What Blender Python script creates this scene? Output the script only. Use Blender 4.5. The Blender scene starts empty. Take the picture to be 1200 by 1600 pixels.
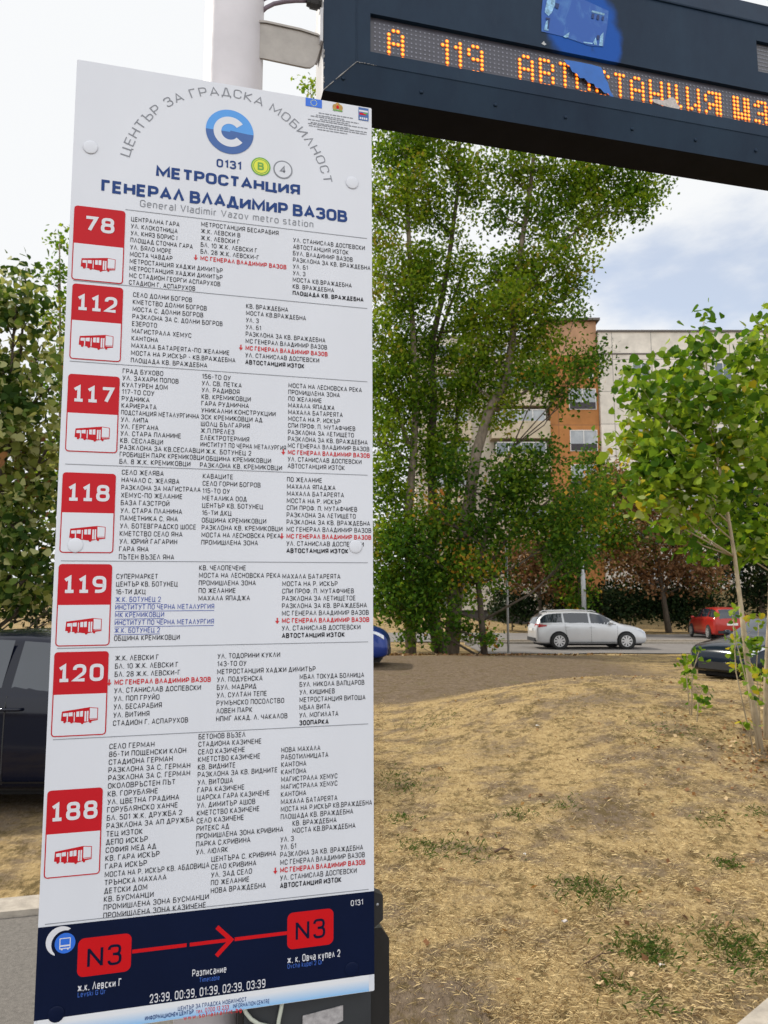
import bpy, math, random
import numpy as np
from mathutils import Matrix, Vector, Euler
R_ = math.radians
S = bpy.context.scene
COL = S.collection
rng = np.random.default_rng(7)
random.seed(7)

# ---------------------------------------------------------------- camera, sky, sun, exposure
F = 1150.0                      # focal length in pixels of the 1200 x 1600 photograph
CAMH = 1.70
PITCH = math.atan(138.0 / F)
cam = bpy.data.cameras.new('camera')
cam.sensor_fit = 'VERTICAL'
cam.sensor_height = 36.0
cam.lens = 36.0 * F / 1600.0
cam.clip_start = 0.05
cam.clip_end = 3000
cam.dof.use_dof = True
cam.dof.focus_distance = 1.75
cam.dof.aperture_fstop = 13.0
camo = bpy.data.objects.new('camera', cam)
camo.location = (0, 0, CAMH)
camo.rotation_euler = (math.pi / 2 + PITCH, 0, 0)
COL.objects.link(camo)
S.camera = camo

SUN_DIR = Vector((-0.60, 0.38, 0.74)).normalized()      # towards the sun
SUN_EL = math.asin(SUN_DIR.z)
SUN_AZ = math.atan2(SUN_DIR.x, SUN_DIR.y)               # clockwise from +Y
sun = bpy.data.lights.new('sun', 'SUN')
sun.energy = 3.6
sun.angle = R_(2.5)
sun.color = (1.0, 0.94, 0.84)
suno = bpy.data.objects.new('sun', sun)
suno.rotation_euler = SUN_DIR.to_track_quat('Z', 'Y').to_euler()
suno.location = (0, 0, 40)
COL.objects.link(suno)

W = bpy.data.worlds.new('World')
S.world = W
W.use_nodes = True
wn = W.node_tree
for n in list(wn.nodes):
    wn.nodes.remove(n)
def wnode(t, **k):
    n = wn.nodes.new(t)
    for a, b in k.items():
        setattr(n, a, b)
    return n
wo = wnode('ShaderNodeOutputWorld')
wsky = wnode('ShaderNodeTexSky', sky_type='NISHITA', sun_disc=False, sun_elevation=SUN_EL, sun_rotation=SUN_AZ)
wsky.air_density = 1.0
wsky.dust_density = 0.4
wsky.ozone_density = 2.5
wb1 = wnode('ShaderNodeBackground'); wb1.inputs[1].default_value = 0.15
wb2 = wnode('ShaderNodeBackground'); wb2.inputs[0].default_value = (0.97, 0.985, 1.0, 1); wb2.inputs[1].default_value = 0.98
wtc = wnode('ShaderNodeTexCoord')
wsep = wnode('ShaderNodeSeparateXYZ')
wmap = wnode('ShaderNodeMapping'); wmap.inputs['Scale'].default_value = (1.0, 1.0, 2.2); wmap.inputs['Location'].default_value = (0.35, 0.2, 0.0)
wno = wnode('ShaderNodeTexNoise'); wno.inputs['Scale'].default_value = 3.0; wno.inputs['Detail'].default_value = 7; wno.inputs['Roughness'].default_value = 0.55
wbias = wnode('ShaderNodeMapRange'); wbias.inputs[1].default_value = -0.15; wbias.inputs[2].default_value = 0.40; wbias.inputs[3].default_value = 0.42; wbias.inputs[4].default_value = 0.05
wadd = wnode('ShaderNodeMath', operation='ADD')
wrmp = wnode('ShaderNodeMapRange', interpolation_type='SMOOTHSTEP'); wrmp.inputs[1].default_value = 0.42; wrmp.inputs[2].default_value = 0.62
wmax = wnode('ShaderNodeMapRange'); wmax.inputs[3].default_value = 0.48; wmax.inputs[4].default_value = 1.0
wmix = wnode('ShaderNodeMixShader')
L = wn.links.new
L(wtc.outputs['Generated'], wsep.inputs[0]); L(wtc.outputs['Generated'], wmap.inputs[0])
L(wmap.outputs[0], wno.inputs['Vector'])
L(wsep.outputs[0], wbias.inputs[0])
L(wno.outputs[0], wadd.inputs[0]); L(wbias.outputs[0], wadd.inputs[1])
L(wadd.outputs[0], wrmp.inputs[0]); L(wrmp.outputs[0], wmax.inputs[0])
L(wmax.outputs[0], wmix.inputs[0])
wbk = wnode('ShaderNodeMapRange', interpolation_type='SMOOTHSTEP'); wbk.inputs[1].default_value = 0.25; wbk.inputs[2].default_value = -0.75; wbk.inputs[3].default_value = 0.89; wbk.inputs[4].default_value = 1.65  # clouds out of view behind the camera brightened to light the board
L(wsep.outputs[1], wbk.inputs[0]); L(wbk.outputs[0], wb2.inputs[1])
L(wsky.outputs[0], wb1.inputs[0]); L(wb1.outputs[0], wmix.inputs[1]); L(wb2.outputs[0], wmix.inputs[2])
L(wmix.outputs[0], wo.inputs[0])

S.view_settings.view_transform = 'Standard'
S.view_settings.look = 'None'
S.view_settings.exposure = 0.13
S.view_settings.gamma = 1.0
S.render.engine = 'CYCLES'
S.cycles.max_bounces = 8
S.cycles.use_denoising = True

# ---------------------------------------------------------------- pixel <-> place
FW = Vector((0, math.cos(PITCH), math.sin(PITCH)))
UP = Vector((0, -math.sin(PITCH), math.cos(PITCH)))
EYE = Vector((0, 0, CAMH))
def ray(px, py):
    return Vector((1, 0, 0)) * ((px - 600) / F) + FW + UP * ((800 - py) / F)
def at(px, py, Y):
    d = ray(px, py)
    return EYE + d * (Y / d.y)
# pose of the board plane: top left corner, u to the right, v down
TL = EYE + Vector((-0.6721, 1.4821, 1.1762))
BR = (Matrix.Rotation(0.2556, 3, 'Z') @ Matrix.Rotation(0.0063, 3, 'X') @ Matrix.Rotation(-0.0067, 3, 'Y'))
BRI = BR.transposed()
BW, BH = 0.6635, 2.0
def sg(px, py, off=0.0):
    d = BRI @ ray(px, py)
    o = BRI @ (EYE - TL)
    t = (off - o.y) / d.y
    p = o + d * t
    return p.x, -p.z

# ---------------------------------------------------------------- materials
def newmat(name):
    m = bpy.data.materials.new(name)
    m.use_nodes = True
    return m, m.node_tree, m.node_tree.nodes['Principled BSDF']
def mat(name, col, rough=0.6, metal=0.0, var=0.0, scale=8.0, bump=0.0, bscale=60.0, spec=None, coat=0.0, emit=None, es=1.0, stretch=None):
    m, nt, b = newmat(name)
    c = (col[0], col[1], col[2], 1)
    b.inputs['Base Color'].default_value = c
    b.inputs['Roughness'].default_value = rough
    b.inputs['Metallic'].default_value = metal
    if spec is not None: b.inputs['Specular IOR Level'].default_value = spec
    if coat: b.inputs['Coat Weight'].default_value = coat; b.inputs['Coat Roughness'].default_value = 0.05
    if emit:
        b.inputs['Emission Color'].default_value = (*emit, 1); b.inputs['Emission Strength'].default_value = es
    if var or bump:
        tc = nt.nodes.new('ShaderNodeTexCoord')
        mp = nt.nodes.new('ShaderNodeMapping')
        if stretch: mp.inputs['Scale'].default_value = stretch
        nt.links.new(tc.outputs['Object'], mp.inputs[0])
        if var:
            n = nt.nodes.new('ShaderNodeTexNoise'); n.inputs['Scale'].default_value = scale; n.inputs['Detail'].default_value = 6; n.inputs['Roughness'].default_value = 0.6
            nt.links.new(mp.outputs[0], n.inputs['Vector'])
            mr = nt.nodes.new('ShaderNodeMapRange'); mr.inputs[1].default_value = 0.3; mr.inputs[2].default_value = 0.7; mr.inputs[3].default_value = 1 - var; mr.inputs[4].default_value = 1 + var
            nt.links.new(n.outputs[0], mr.inputs[0])
            mx = nt.nodes.new('ShaderNodeVectorMath'); mx.operation = 'SCALE'; mx.inputs[0].default_value = col[:3]
            nt.links.new(mr.outputs[0], mx.inputs['Scale'])
            nt.links.new(mx.outputs[0], b.inputs['Base Color'])
        if bump:
            n2 = nt.nodes.new('ShaderNodeTexNoise'); n2.inputs['Scale'].default_value = bscale; n2.inputs['Detail'].default_value = 4
            nt.links.new(mp.outputs[0], n2.inputs['Vector'])
            bp = nt.nodes.new('ShaderNodeBump'); bp.inputs['Strength'].default_value = bump; bp.inputs['Distance'].default_value = 0.01
            nt.links.new(n2.outputs[0], bp.inputs['Height'])
            nt.links.new(bp.outputs[0], b.inputs['Normal'])
    return m
def leafmat(name, col, trans=0.35, rough=0.55):
    m, nt, b = newmat(name)
    b.inputs['Base Color'].default_value = (*col, 1)
    b.inputs['Roughness'].default_value = rough
    b.inputs['Specular IOR Level'].default_value = 0.06
    t = nt.nodes.new('ShaderNodeBsdfTranslucent')
    t.inputs[0].default_value = (min(1, col[0] * 1.5), min(1, col[1] * 1.45), col[2] * 0.7, 1)
    mx = nt.nodes.new('ShaderNodeMixShader'); mx.inputs[0].default_value = trans
    nt.links.new(b.outputs[0], mx.inputs[1]); nt.links.new(t.outputs[0], mx.inputs[2])
    nt.links.new(mx.outputs[0], nt.nodes['Material Output'].inputs[0])
    return m

# ---------------------------------------------------------------- mesh helpers
def rootof(o):
    while o.parent: o = o.parent
    return o
class MB:
    def __init__(s): s.v = []; s.f = []; s.m = []; s.np = []
    def add(s, pts, faces, mi=0):
        k = len(s.v); s.v.extend([tuple(p) for p in pts])
        for f in faces: s.f.append([k + i for i in f]); s.m.append(mi)
    def quad(s, a, b, c, d, mi=0): s.add([a, b, c, d], [(0, 1, 2, 3)], mi)
    def poly(s, pts, mi=0): s.add(pts, [tuple(range(len(pts)))], mi)
    def box(s, x0, x1, y0, y1, z0, z1, mi=0, M=None):
        p = [(x, y, z) for z in (z0, z1) for (x, y) in ((x0, y0), (x1, y0), (x1, y1), (x0, y1))]
        if M is not None: p = [tuple(M @ Vector(q)) for q in p]
        s.add(p, [(3, 2, 1, 0), (4, 5, 6, 7), (0, 1, 5, 4), (1, 2, 6, 5), (2, 3, 7, 6), (3, 0, 4, 7)], mi)
    def prism(s, pts2, y0, y1, conv, mi=0):
        n = len(pts2)
        a = [conv(u, v, y0) for u, v in pts2]; b = [conv(u, v, y1) for u, v in pts2]
        s.add(a + b, [tuple(range(n)), tuple(range(2 * n - 1, n - 1, -1))] + [(i, i + n, (i + 1) % n + n, (i + 1) % n) for i in range(n)], mi)
    def tube(s, pts, rad, seg=8, mi=0, cap=True):
        pts = [Vector(p) for p in pts]; n = len(pts)
        if not hasattr(rad, '__len__'): rad = [rad] * n
        k = len(s.v); ref = None
        for i, p in enumerate(pts):
            t = (pts[min(i + 1, n - 1)] - pts[max(i - 1, 0)]).normalized()
            if ref is None:
                ref = t.orthogonal().normalized()
            ref = (ref - t * ref.dot(t)).normalized()
            bn = t.cross(ref)
            for j in range(seg):
                a = 2 * math.pi * j / seg
                s.v.append(tuple(p + (ref * math.cos(a) + bn * math.sin(a)) * rad[i]))
        for i in range(n - 1):
            for j in range(seg):
                s.f.append([k + i * seg + j, k + i * seg + (j + 1) % seg, k + (i + 1) * seg + (j + 1) % seg, k + (i + 1) * seg + j]); s.m.append(mi)
        if cap:
            s.f.append([k + j for j in range(seg)][::-1]); s.m.append(mi)
            s.f.append([k + (n - 1) * seg + j for j in range(seg)]); s.m.append(mi)
    def lathe(s, prof, center, axis, seg=24, mi=0, cap=True):
        ax = Vector(axis).normalized(); e1 = ax.orthogonal().normalized(); e2 = ax.cross(e1); c = Vector(center)
        k = len(s.v); n = len(prof)
        for r, h in prof:
            for j in range(seg):
                a = 2 * math.pi * j / seg
                s.v.append(tuple(c + ax * h + (e1 * math.cos(a) + e2 * math.sin(a)) * r))
        for i in range(n - 1):
            for j in range(seg):
                s.f.append([k + i * seg + j, k + i * seg + (j + 1) % seg, k + (i + 1) * seg + (j + 1) % seg, k + (i + 1) * seg + j]); s.m.append(mi)
        if not cap: return
        s.f.append([k + j for j in range(seg)][::-1]); s.m.append(mi)
        s.f.append([k + (n - 1) * seg + j for j in range(seg)]); s.m.append(mi)
    def build(s, name, mats, parent=None, smooth=False, local=False, sub=0, recalc=False):
        me = bpy.data.meshes.new(name)
        v = np.array(s.v, dtype=float).reshape(-1, 3)
        if parent is not None and not local:
            Mi = np.array(rootof(parent).matrix_basis.inverted())
            v = v @ Mi[:3, :3].T + Mi[:3, 3]
        me.from_pydata(v.tolist(), [], s.f)
        if not isinstance(mats, (list, tuple)): mats = [mats]
        for m in mats: me.materials.append(m)
        if len(mats) > 1: me.polygons.foreach_set('material_index', s.m)
        if smooth: me.polygons.foreach_set('use_smooth', [True] * len(s.f))
        if recalc:
            import bmesh
            bm = bmesh.new(); bm.from_mesh(me); bmesh.ops.recalc_face_normals(bm, faces=bm.faces); bm.to_mesh(me); bm.free()
        me.update()
        o = bpy.data.objects.new(name, me); COL.objects.link(o)
        if parent is not None: o.parent = parent
        if sub:
            md = o.modifiers.new('Subdivision', 'SUBSURF'); md.levels = sub; md.render_levels = sub
        return o
def thing(name, label, cat, M=None, loc=None, group=None):
    o = bpy.data.objects.new(name, None); COL.objects.link(o)
    o.empty_display_size = 0.2
    if M is not None: o.matrix_basis = M
    elif loc is not None: o.matrix_basis = Matrix.Translation(Vector(loc))
    return tag(o, label, cat, group)
def tag(o, label, cat, group=None):
    o['label'] = label; o['category'] = cat
    if group: o['group'] = group
    return o
def kind(o, k): o['kind'] = k; return o

# ================================================================ THE SETTING
def sstep(a, b, x):
    t = np.clip((np.asarray(x, dtype=float) - a) / (b - a), 0, 1); return t * t * (3 - 2 * t)
def hills(X, Y, s, k):
    return np.sin(X * s + 1.3 * k) * np.cos(Y * s * 1.1 + k * 2.1)
def gz(X, Y):
    X = np.asarray(X, dtype=float); Y = np.asarray(Y, dtype=float)
    m = sstep(-0.3, 3.2, X + 0.12 * (Y - 9)) * (1 - 0.35 * sstep(4.2, 8.0, X))
    near = np.exp(-((Y - 10.6) / 4.3) ** 2); far = np.exp(-((Y - 10.6) / 2.1) ** 2)
    h = 0.60 * m * np.where(Y < 10.6, near, far)
    h = h * sstep(2.8, 4.5, Y)
    h = h - 0.26 * sstep(22, 28, Y)
    h = h + 1.0 * sstep(38, 66, Y) * (1 - sstep(4, 12, X)) * sstep(-40, -6, X)
    h = h - 0.10 * np.exp(-((X - 9.2) / 3.6) ** 2 - ((Y - 17.6) / 3.2) ** 2)
    h = h + 0.018 * hills(X, Y, 1.9, 1) * sstep(3.5, 5, Y) + 0.008 * hills(X, Y, 5.3, 2) * sstep(3.3, 4, Y)
    return h
def gzf(x, y): return float(gz(x, y))
xs = np.concatenate([np.linspace(-400, -60, 12), np.linspace(-50, -8, 22), np.linspace(-7, 12, 140), np.linspace(13, 60, 26), np.linspace(70, 400, 12)])
ys = np.concatenate([np.linspace(-60, -4, 10), np.linspace(-3, 1.8, 8), np.linspace(2, 16, 130), np.linspace(16.3, 70, 90), np.linspace(76, 900, 22)])
GX, GY = np.meshgrid(xs, ys)
GZ = gz(GX, GY)
gm = MB()
gm.v = np.stack([GX, GY, GZ], -1).reshape(-1, 3).tolist()
nx = len(xs)
gm.f = [[j * nx + i, j * nx + i + 1, (j + 1) * nx + i + 1, (j + 1) * nx + i] for j in range(len(ys) - 1) for i in range(nx - 1)]
gm.m = [0] * len(gm.f)
# soil / straw mask for the ground mesh
dirt = sstep(11.0, 13.2, GY + 0.35 * np.sin(GX * 1.3)) * (1 - sstep(23.5, 25.5, GY + 0.4 * np.sin(GX * 0.9))) * (1 - sstep(4.5, 9.0, GX))
dirt = np.maximum(dirt, 0.75 * sstep(-2.2, -3.0, GX) * sstep(4.6, 5.6, GY) * (1 - sstep(16, 20, GY)))
dirt = np.maximum(dirt, 0.85 * np.exp(-((GX - 1.70) / 0.42) ** 2 - ((GY - 5.9) / 0.62) ** 2))
dirt = np.maximum(dirt, 0.9 * sstep(0.62, 0.42, GX) * sstep(3.75, 3.45, GY))  # soil colour also spread over the near left corner
dirt = np.maximum(dirt, 0.65 * np.exp(-((GX - 2.6) / 0.9) ** 2 - ((GY - 9.2) / 0.55) ** 2))
dirt = np.maximum(dirt, 0.55 * np.exp(-((GX - 1.2) / 0.5) ** 2 - ((GY - 8.0) / 0.5) ** 2))
dirt = np.maximum(dirt, 0.7 * np.exp(-((GX - 3.9) / 0.8) ** 2 - ((GY - 6.4) / 1.0) ** 2))
dirt = np.maximum(dirt, 1.0 * np.exp(-((GX - 3.75) / 0.55) ** 2 - ((GY - 6.75) / 0.6) ** 2))
dirt = np.maximum(dirt, 0.65 * np.exp(-((GX - 1.75) / 0.5) ** 2 - ((GY - 3.3) / 0.22) ** 2))
def ground_mat():
    m, nt, b = newmat('dry_lawn'); N = nt.nodes.new; K = nt.links.new
    b.inputs['Roughness'].default_value = 0.95; b.inputs['Specular IOR Level'].default_value = 0.03
    tc = N('ShaderNodeTexCoord')
    def noise(sc, det=6, ro=0.6, st=None):
        n = N('ShaderNodeTexNoise'); n.inputs['Scale'].default_value = sc; n.inputs['Detail'].default_value = det; n.inputs['Roughness'].default_value = ro
        if st:
            mp = N('ShaderNodeMapping'); mp.inputs['Scale'].default_value = st; mp.inputs['Rotation'].default_value = (0, 0, 0.5)
            K(tc.outputs['Object'], mp.inputs[0]); K(mp.outputs[0], n.inputs['Vector'])
        else: K(tc.outputs['Object'], n.inputs['Vector'])
        return n
    def ramp(fac, stops):
        r = N('ShaderNodeValToRGB'); e = r.color_ramp.elements
        while len(e) < len(stops): e.new(0.5)
        for i, (p, c) in enumerate(stops): e[i].position = p; e[i].color = (*c, 1)
        K(fac, r.inputs[0]); return r
    def mix(f, a, bb):
        x = N('ShaderNodeMix'); x.data_type = 'RGBA'; K(f, x.inputs[0]); K(a, x.inputs[6]); K(bb, x.inputs[7]); return x.outputs[2]
    n1 = noise(2.2); n2 = noise(38, 4, 0.7, (1, 0.35, 1)); n3 = noise(0.9, 8, 0.65); n4 = noise(11, 8, 0.7)
    straw = ramp(n2.outputs[0], [(0.25, (0.190, 0.126, 0.056)), (0.5, (0.375, 0.268, 0.128)), (0.75, (0.54, 0.405, 0.210))])
    tan = ramp(n4.outputs[0], [(0.34, (0.140, 0.091, 0.043)), (0.52, (0.36, 0.260, 0.125)), (0.75, (0.50, 0.378, 0.200))])
    c1n = N('ShaderNodeMix'); c1n.data_type = 'RGBA'; c1n.inputs[0].default_value = 0.5
    K(straw.outputs[0], c1n.inputs[6]); K(tan.outputs[0], c1n.inputs[7]); c1 = c1n.outputs[2]
    soil = ramp(n4.outputs[0], [(0.25, (0.080, 0.058, 0.040)), (0.5, (0.150, 0.112, 0.078)), (0.8, (0.25, 0.195, 0.135))])
    at_ = N('ShaderNodeAttribute'); at_.attribute_name = 'soil'
    # ragged bare patches
    nA = noise(5.0, 7, 0.72); nS = N('ShaderNodeMath'); nS.operation = 'MULTIPLY_ADD'; K(nA.outputs[0], nS.inputs[0]); nS.inputs[1].default_value = 0.55; K(n1.outputs[0], nS.inputs[2])
    pr = ramp(nS.outputs[0], [(0.745, (0, 0, 0)), (0.90, (0.85, 0.85, 0.85))])
    md = N('ShaderNodeMath'); md.operation = 'ADD'; K(at_.outputs['Fac'], md.inputs[0])
    nz = N('ShaderNodeMath'); nz.operation = 'MULTIPLY_ADD'; K(n4.outputs[0], nz.inputs[0]); nz.inputs[1].default_value = 1.5; nz.inputs[2].default_value = -0.75
    K(nz.outputs[0], md.inputs[1])
    mr = N('ShaderNodeMapRange'); mr.interpolation_type = 'SMOOTHSTEP'; mr.inputs[1].default_value = 0.25; mr.inputs[2].default_value = 0.8; K(md.outputs[0], mr.inputs[0])
    mm = N('ShaderNodeMath'); mm.operation = 'MAXIMUM'; K(mr.outputs[0], mm.inputs[0]); K(pr.outputs[0], mm.inputs[1])
    c2 = mix(mm.outputs[0], c1, soil.outputs[0])
    nB = noise(17, 5, 0.75, (1.0, 0.55, 1.0)); nC = noise(3.1, 4, 0.6)
    bs = N('ShaderNodeMath'); bs.operation = 'MULTIPLY_ADD'; K(nC.outputs[0], bs.inputs[0]); bs.inputs[1].default_value = 0.7; K(nB.outputs[0], bs.inputs[2])
    mot = ramp(bs.outputs[0], [(0.85, (0, 0, 0)), (1.0, (0.85, 0.85, 0.85))])
    mcol = N('ShaderNodeRGB'); mcol.outputs[0].default_value = (0.105, 0.076, 0.034, 1)
    c2 = mix(mot.outputs[0], c2, mcol.outputs[0])
    gr = ramp(n3.outputs[0], [(0.58, (0, 0, 0)), (0.75, (0.5, 0.5, 0.5))])
    grn = N('ShaderNodeRGB'); grn.outputs[0].default_value = (0.13, 0.14, 0.045, 1)
    gf = N('ShaderNodeMath'); gf.operation = 'MULTIPLY'; K(gr.outputs[0], gf.inputs[0]); gf.inputs[1].default_value = 0.7
    c3 = mix(gf.outputs[0], c2, grn.outputs[0])
    K(c3, b.inputs['Base Color'])
    bp = N('ShaderNodeBump'); bp.inputs['Strength'].default_value = 0.9; bp.inputs['Distance'].default_value = 0.03
    ad = N('ShaderNodeMath'); ad.operation = 'ADD'; K(n2.outputs[0], ad.inputs[0]); K(n4.outputs[0], ad.inputs[1]); K(ad.outputs[0], bp.inputs['Height']); K(bp.outputs[0], b.inputs['Normal'])
    return m
ground = kind(gm.build('ground', ground_mat(), smooth=True), 'structure')
att = ground.data.attributes.new('soil', 'FLOAT', 'POINT'); att.data.foreach_set('value', dirt.reshape(-1).astype(np.float32))

m_asph = mat('asphalt', (0.125, 0.112, 0.098), 0.9, var=0.25, scale=60, bump=0.5, bscale=220)
m_road = mat('road_asphalt', (0.155, 0.140, 0.128), 0.85, var=0.15, scale=2.0, bump=0.2, bscale=120)
m_kerb = mat('kerb_concrete', (0.33, 0.29, 0.24), 0.9, var=0.22, scale=14, bump=0.35, bscale=90)
# near pavement: around the stop, two outlines one can see of it
def sheet(name, outline, z, m, thick=0.0):
    b = MB(); b.prism(outline, z - 0.25, z, lambda u, v, y: (u, v, y)); return kind(b.build(name, m), 'structure')
pav = [(-9, 1.9), (-9, 2.35), (-2.30, 4.00), (-0.95, 4.36), (-0.72, 4.1), (-0.66, 2.55), (0.6, 2.5), (1.28, 2.86), (4.4, 5.55), (6.6, 5.2), (9, 1.9), (9, -6), (-9, -6)]
sheet('pavement', pav, 0.045, m_asph)
def ribbon(name, pts, wd, z0, z1, m, side=1):
    b = MB(); n = len(pts); P = [Vector((p[0], p[1], 0)) for p in pts]
    Lp, Rp = [], []
    for i in range(n):
        t = (P[min(i + 1, n - 1)] - P[max(i - 1, 0)]).normalized(); nn = Vector((-t.y, t.x, 0))
        Lp.append(P[i]); Rp.append(P[i] + nn * wd * side)
    for i in range(n - 1):
        a, c, d, e = Lp[i], Lp[i + 1], Rp[i + 1], Rp[i]
        f = [(q.x, q.y, z1) for q in (a, c, d, e)] + [(q.x, q.y, z0) for q in (a, c, d, e)]
        b.add(f, [(0, 1, 2, 3), (7, 6, 5, 4), (0, 4, 5, 1), (1, 5, 6, 2), (2, 6, 7, 3), (3, 7, 4, 0)])
    return kind(b.build(name, m), 'structure')
ribbon('kerb', [(-9, 2.36), (-2.30, 4.01), (-0.95, 4.37)], 0.20, -0.2, 0.075, m_kerb)
ribbon('kerb', [(-0.71, 4.1), (-0.65, 2.56)], 0.14, -0.2, 0.075, m_kerb)
ribbon('kerb', [(1.29, 2.87), (4.4, 5.56)], 0.10, -0.2, 0.07, m_kerb)
# the street behind, following the ground
def strip(name, y0, y1, x0, x1, dz, m, n=40, skew=0.0):
    b = MB(); X = np.linspace(x0, x1, n); Yv = np.linspace(y0, y1, 6)
    pts = [(x, y + skew * x, gzf(x, y + skew * x) + dz) for y in Yv for x in X]
    b.add(pts, [(j * n + i, j * n + i + 1, (j + 1) * n + i + 1, (j + 1) * n + i) for j in range(5) for i in range(n - 1)])
    return kind(b.build(name, m, smooth=True), 'structure')
strip('road', 27.3, 33.2, 3.6, 60, 0.03, m_road)
strip('road', 35.0, 43.0, -40, 60, 0.03, m_road)
kb = MB()
for y in (33.2, 34.9): kb.box(3.6, 60, y, y + 0.16, -0.5, -0.26 + 0.13)
kind(kb.build('kerb', m_kerb), 'structure')

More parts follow.
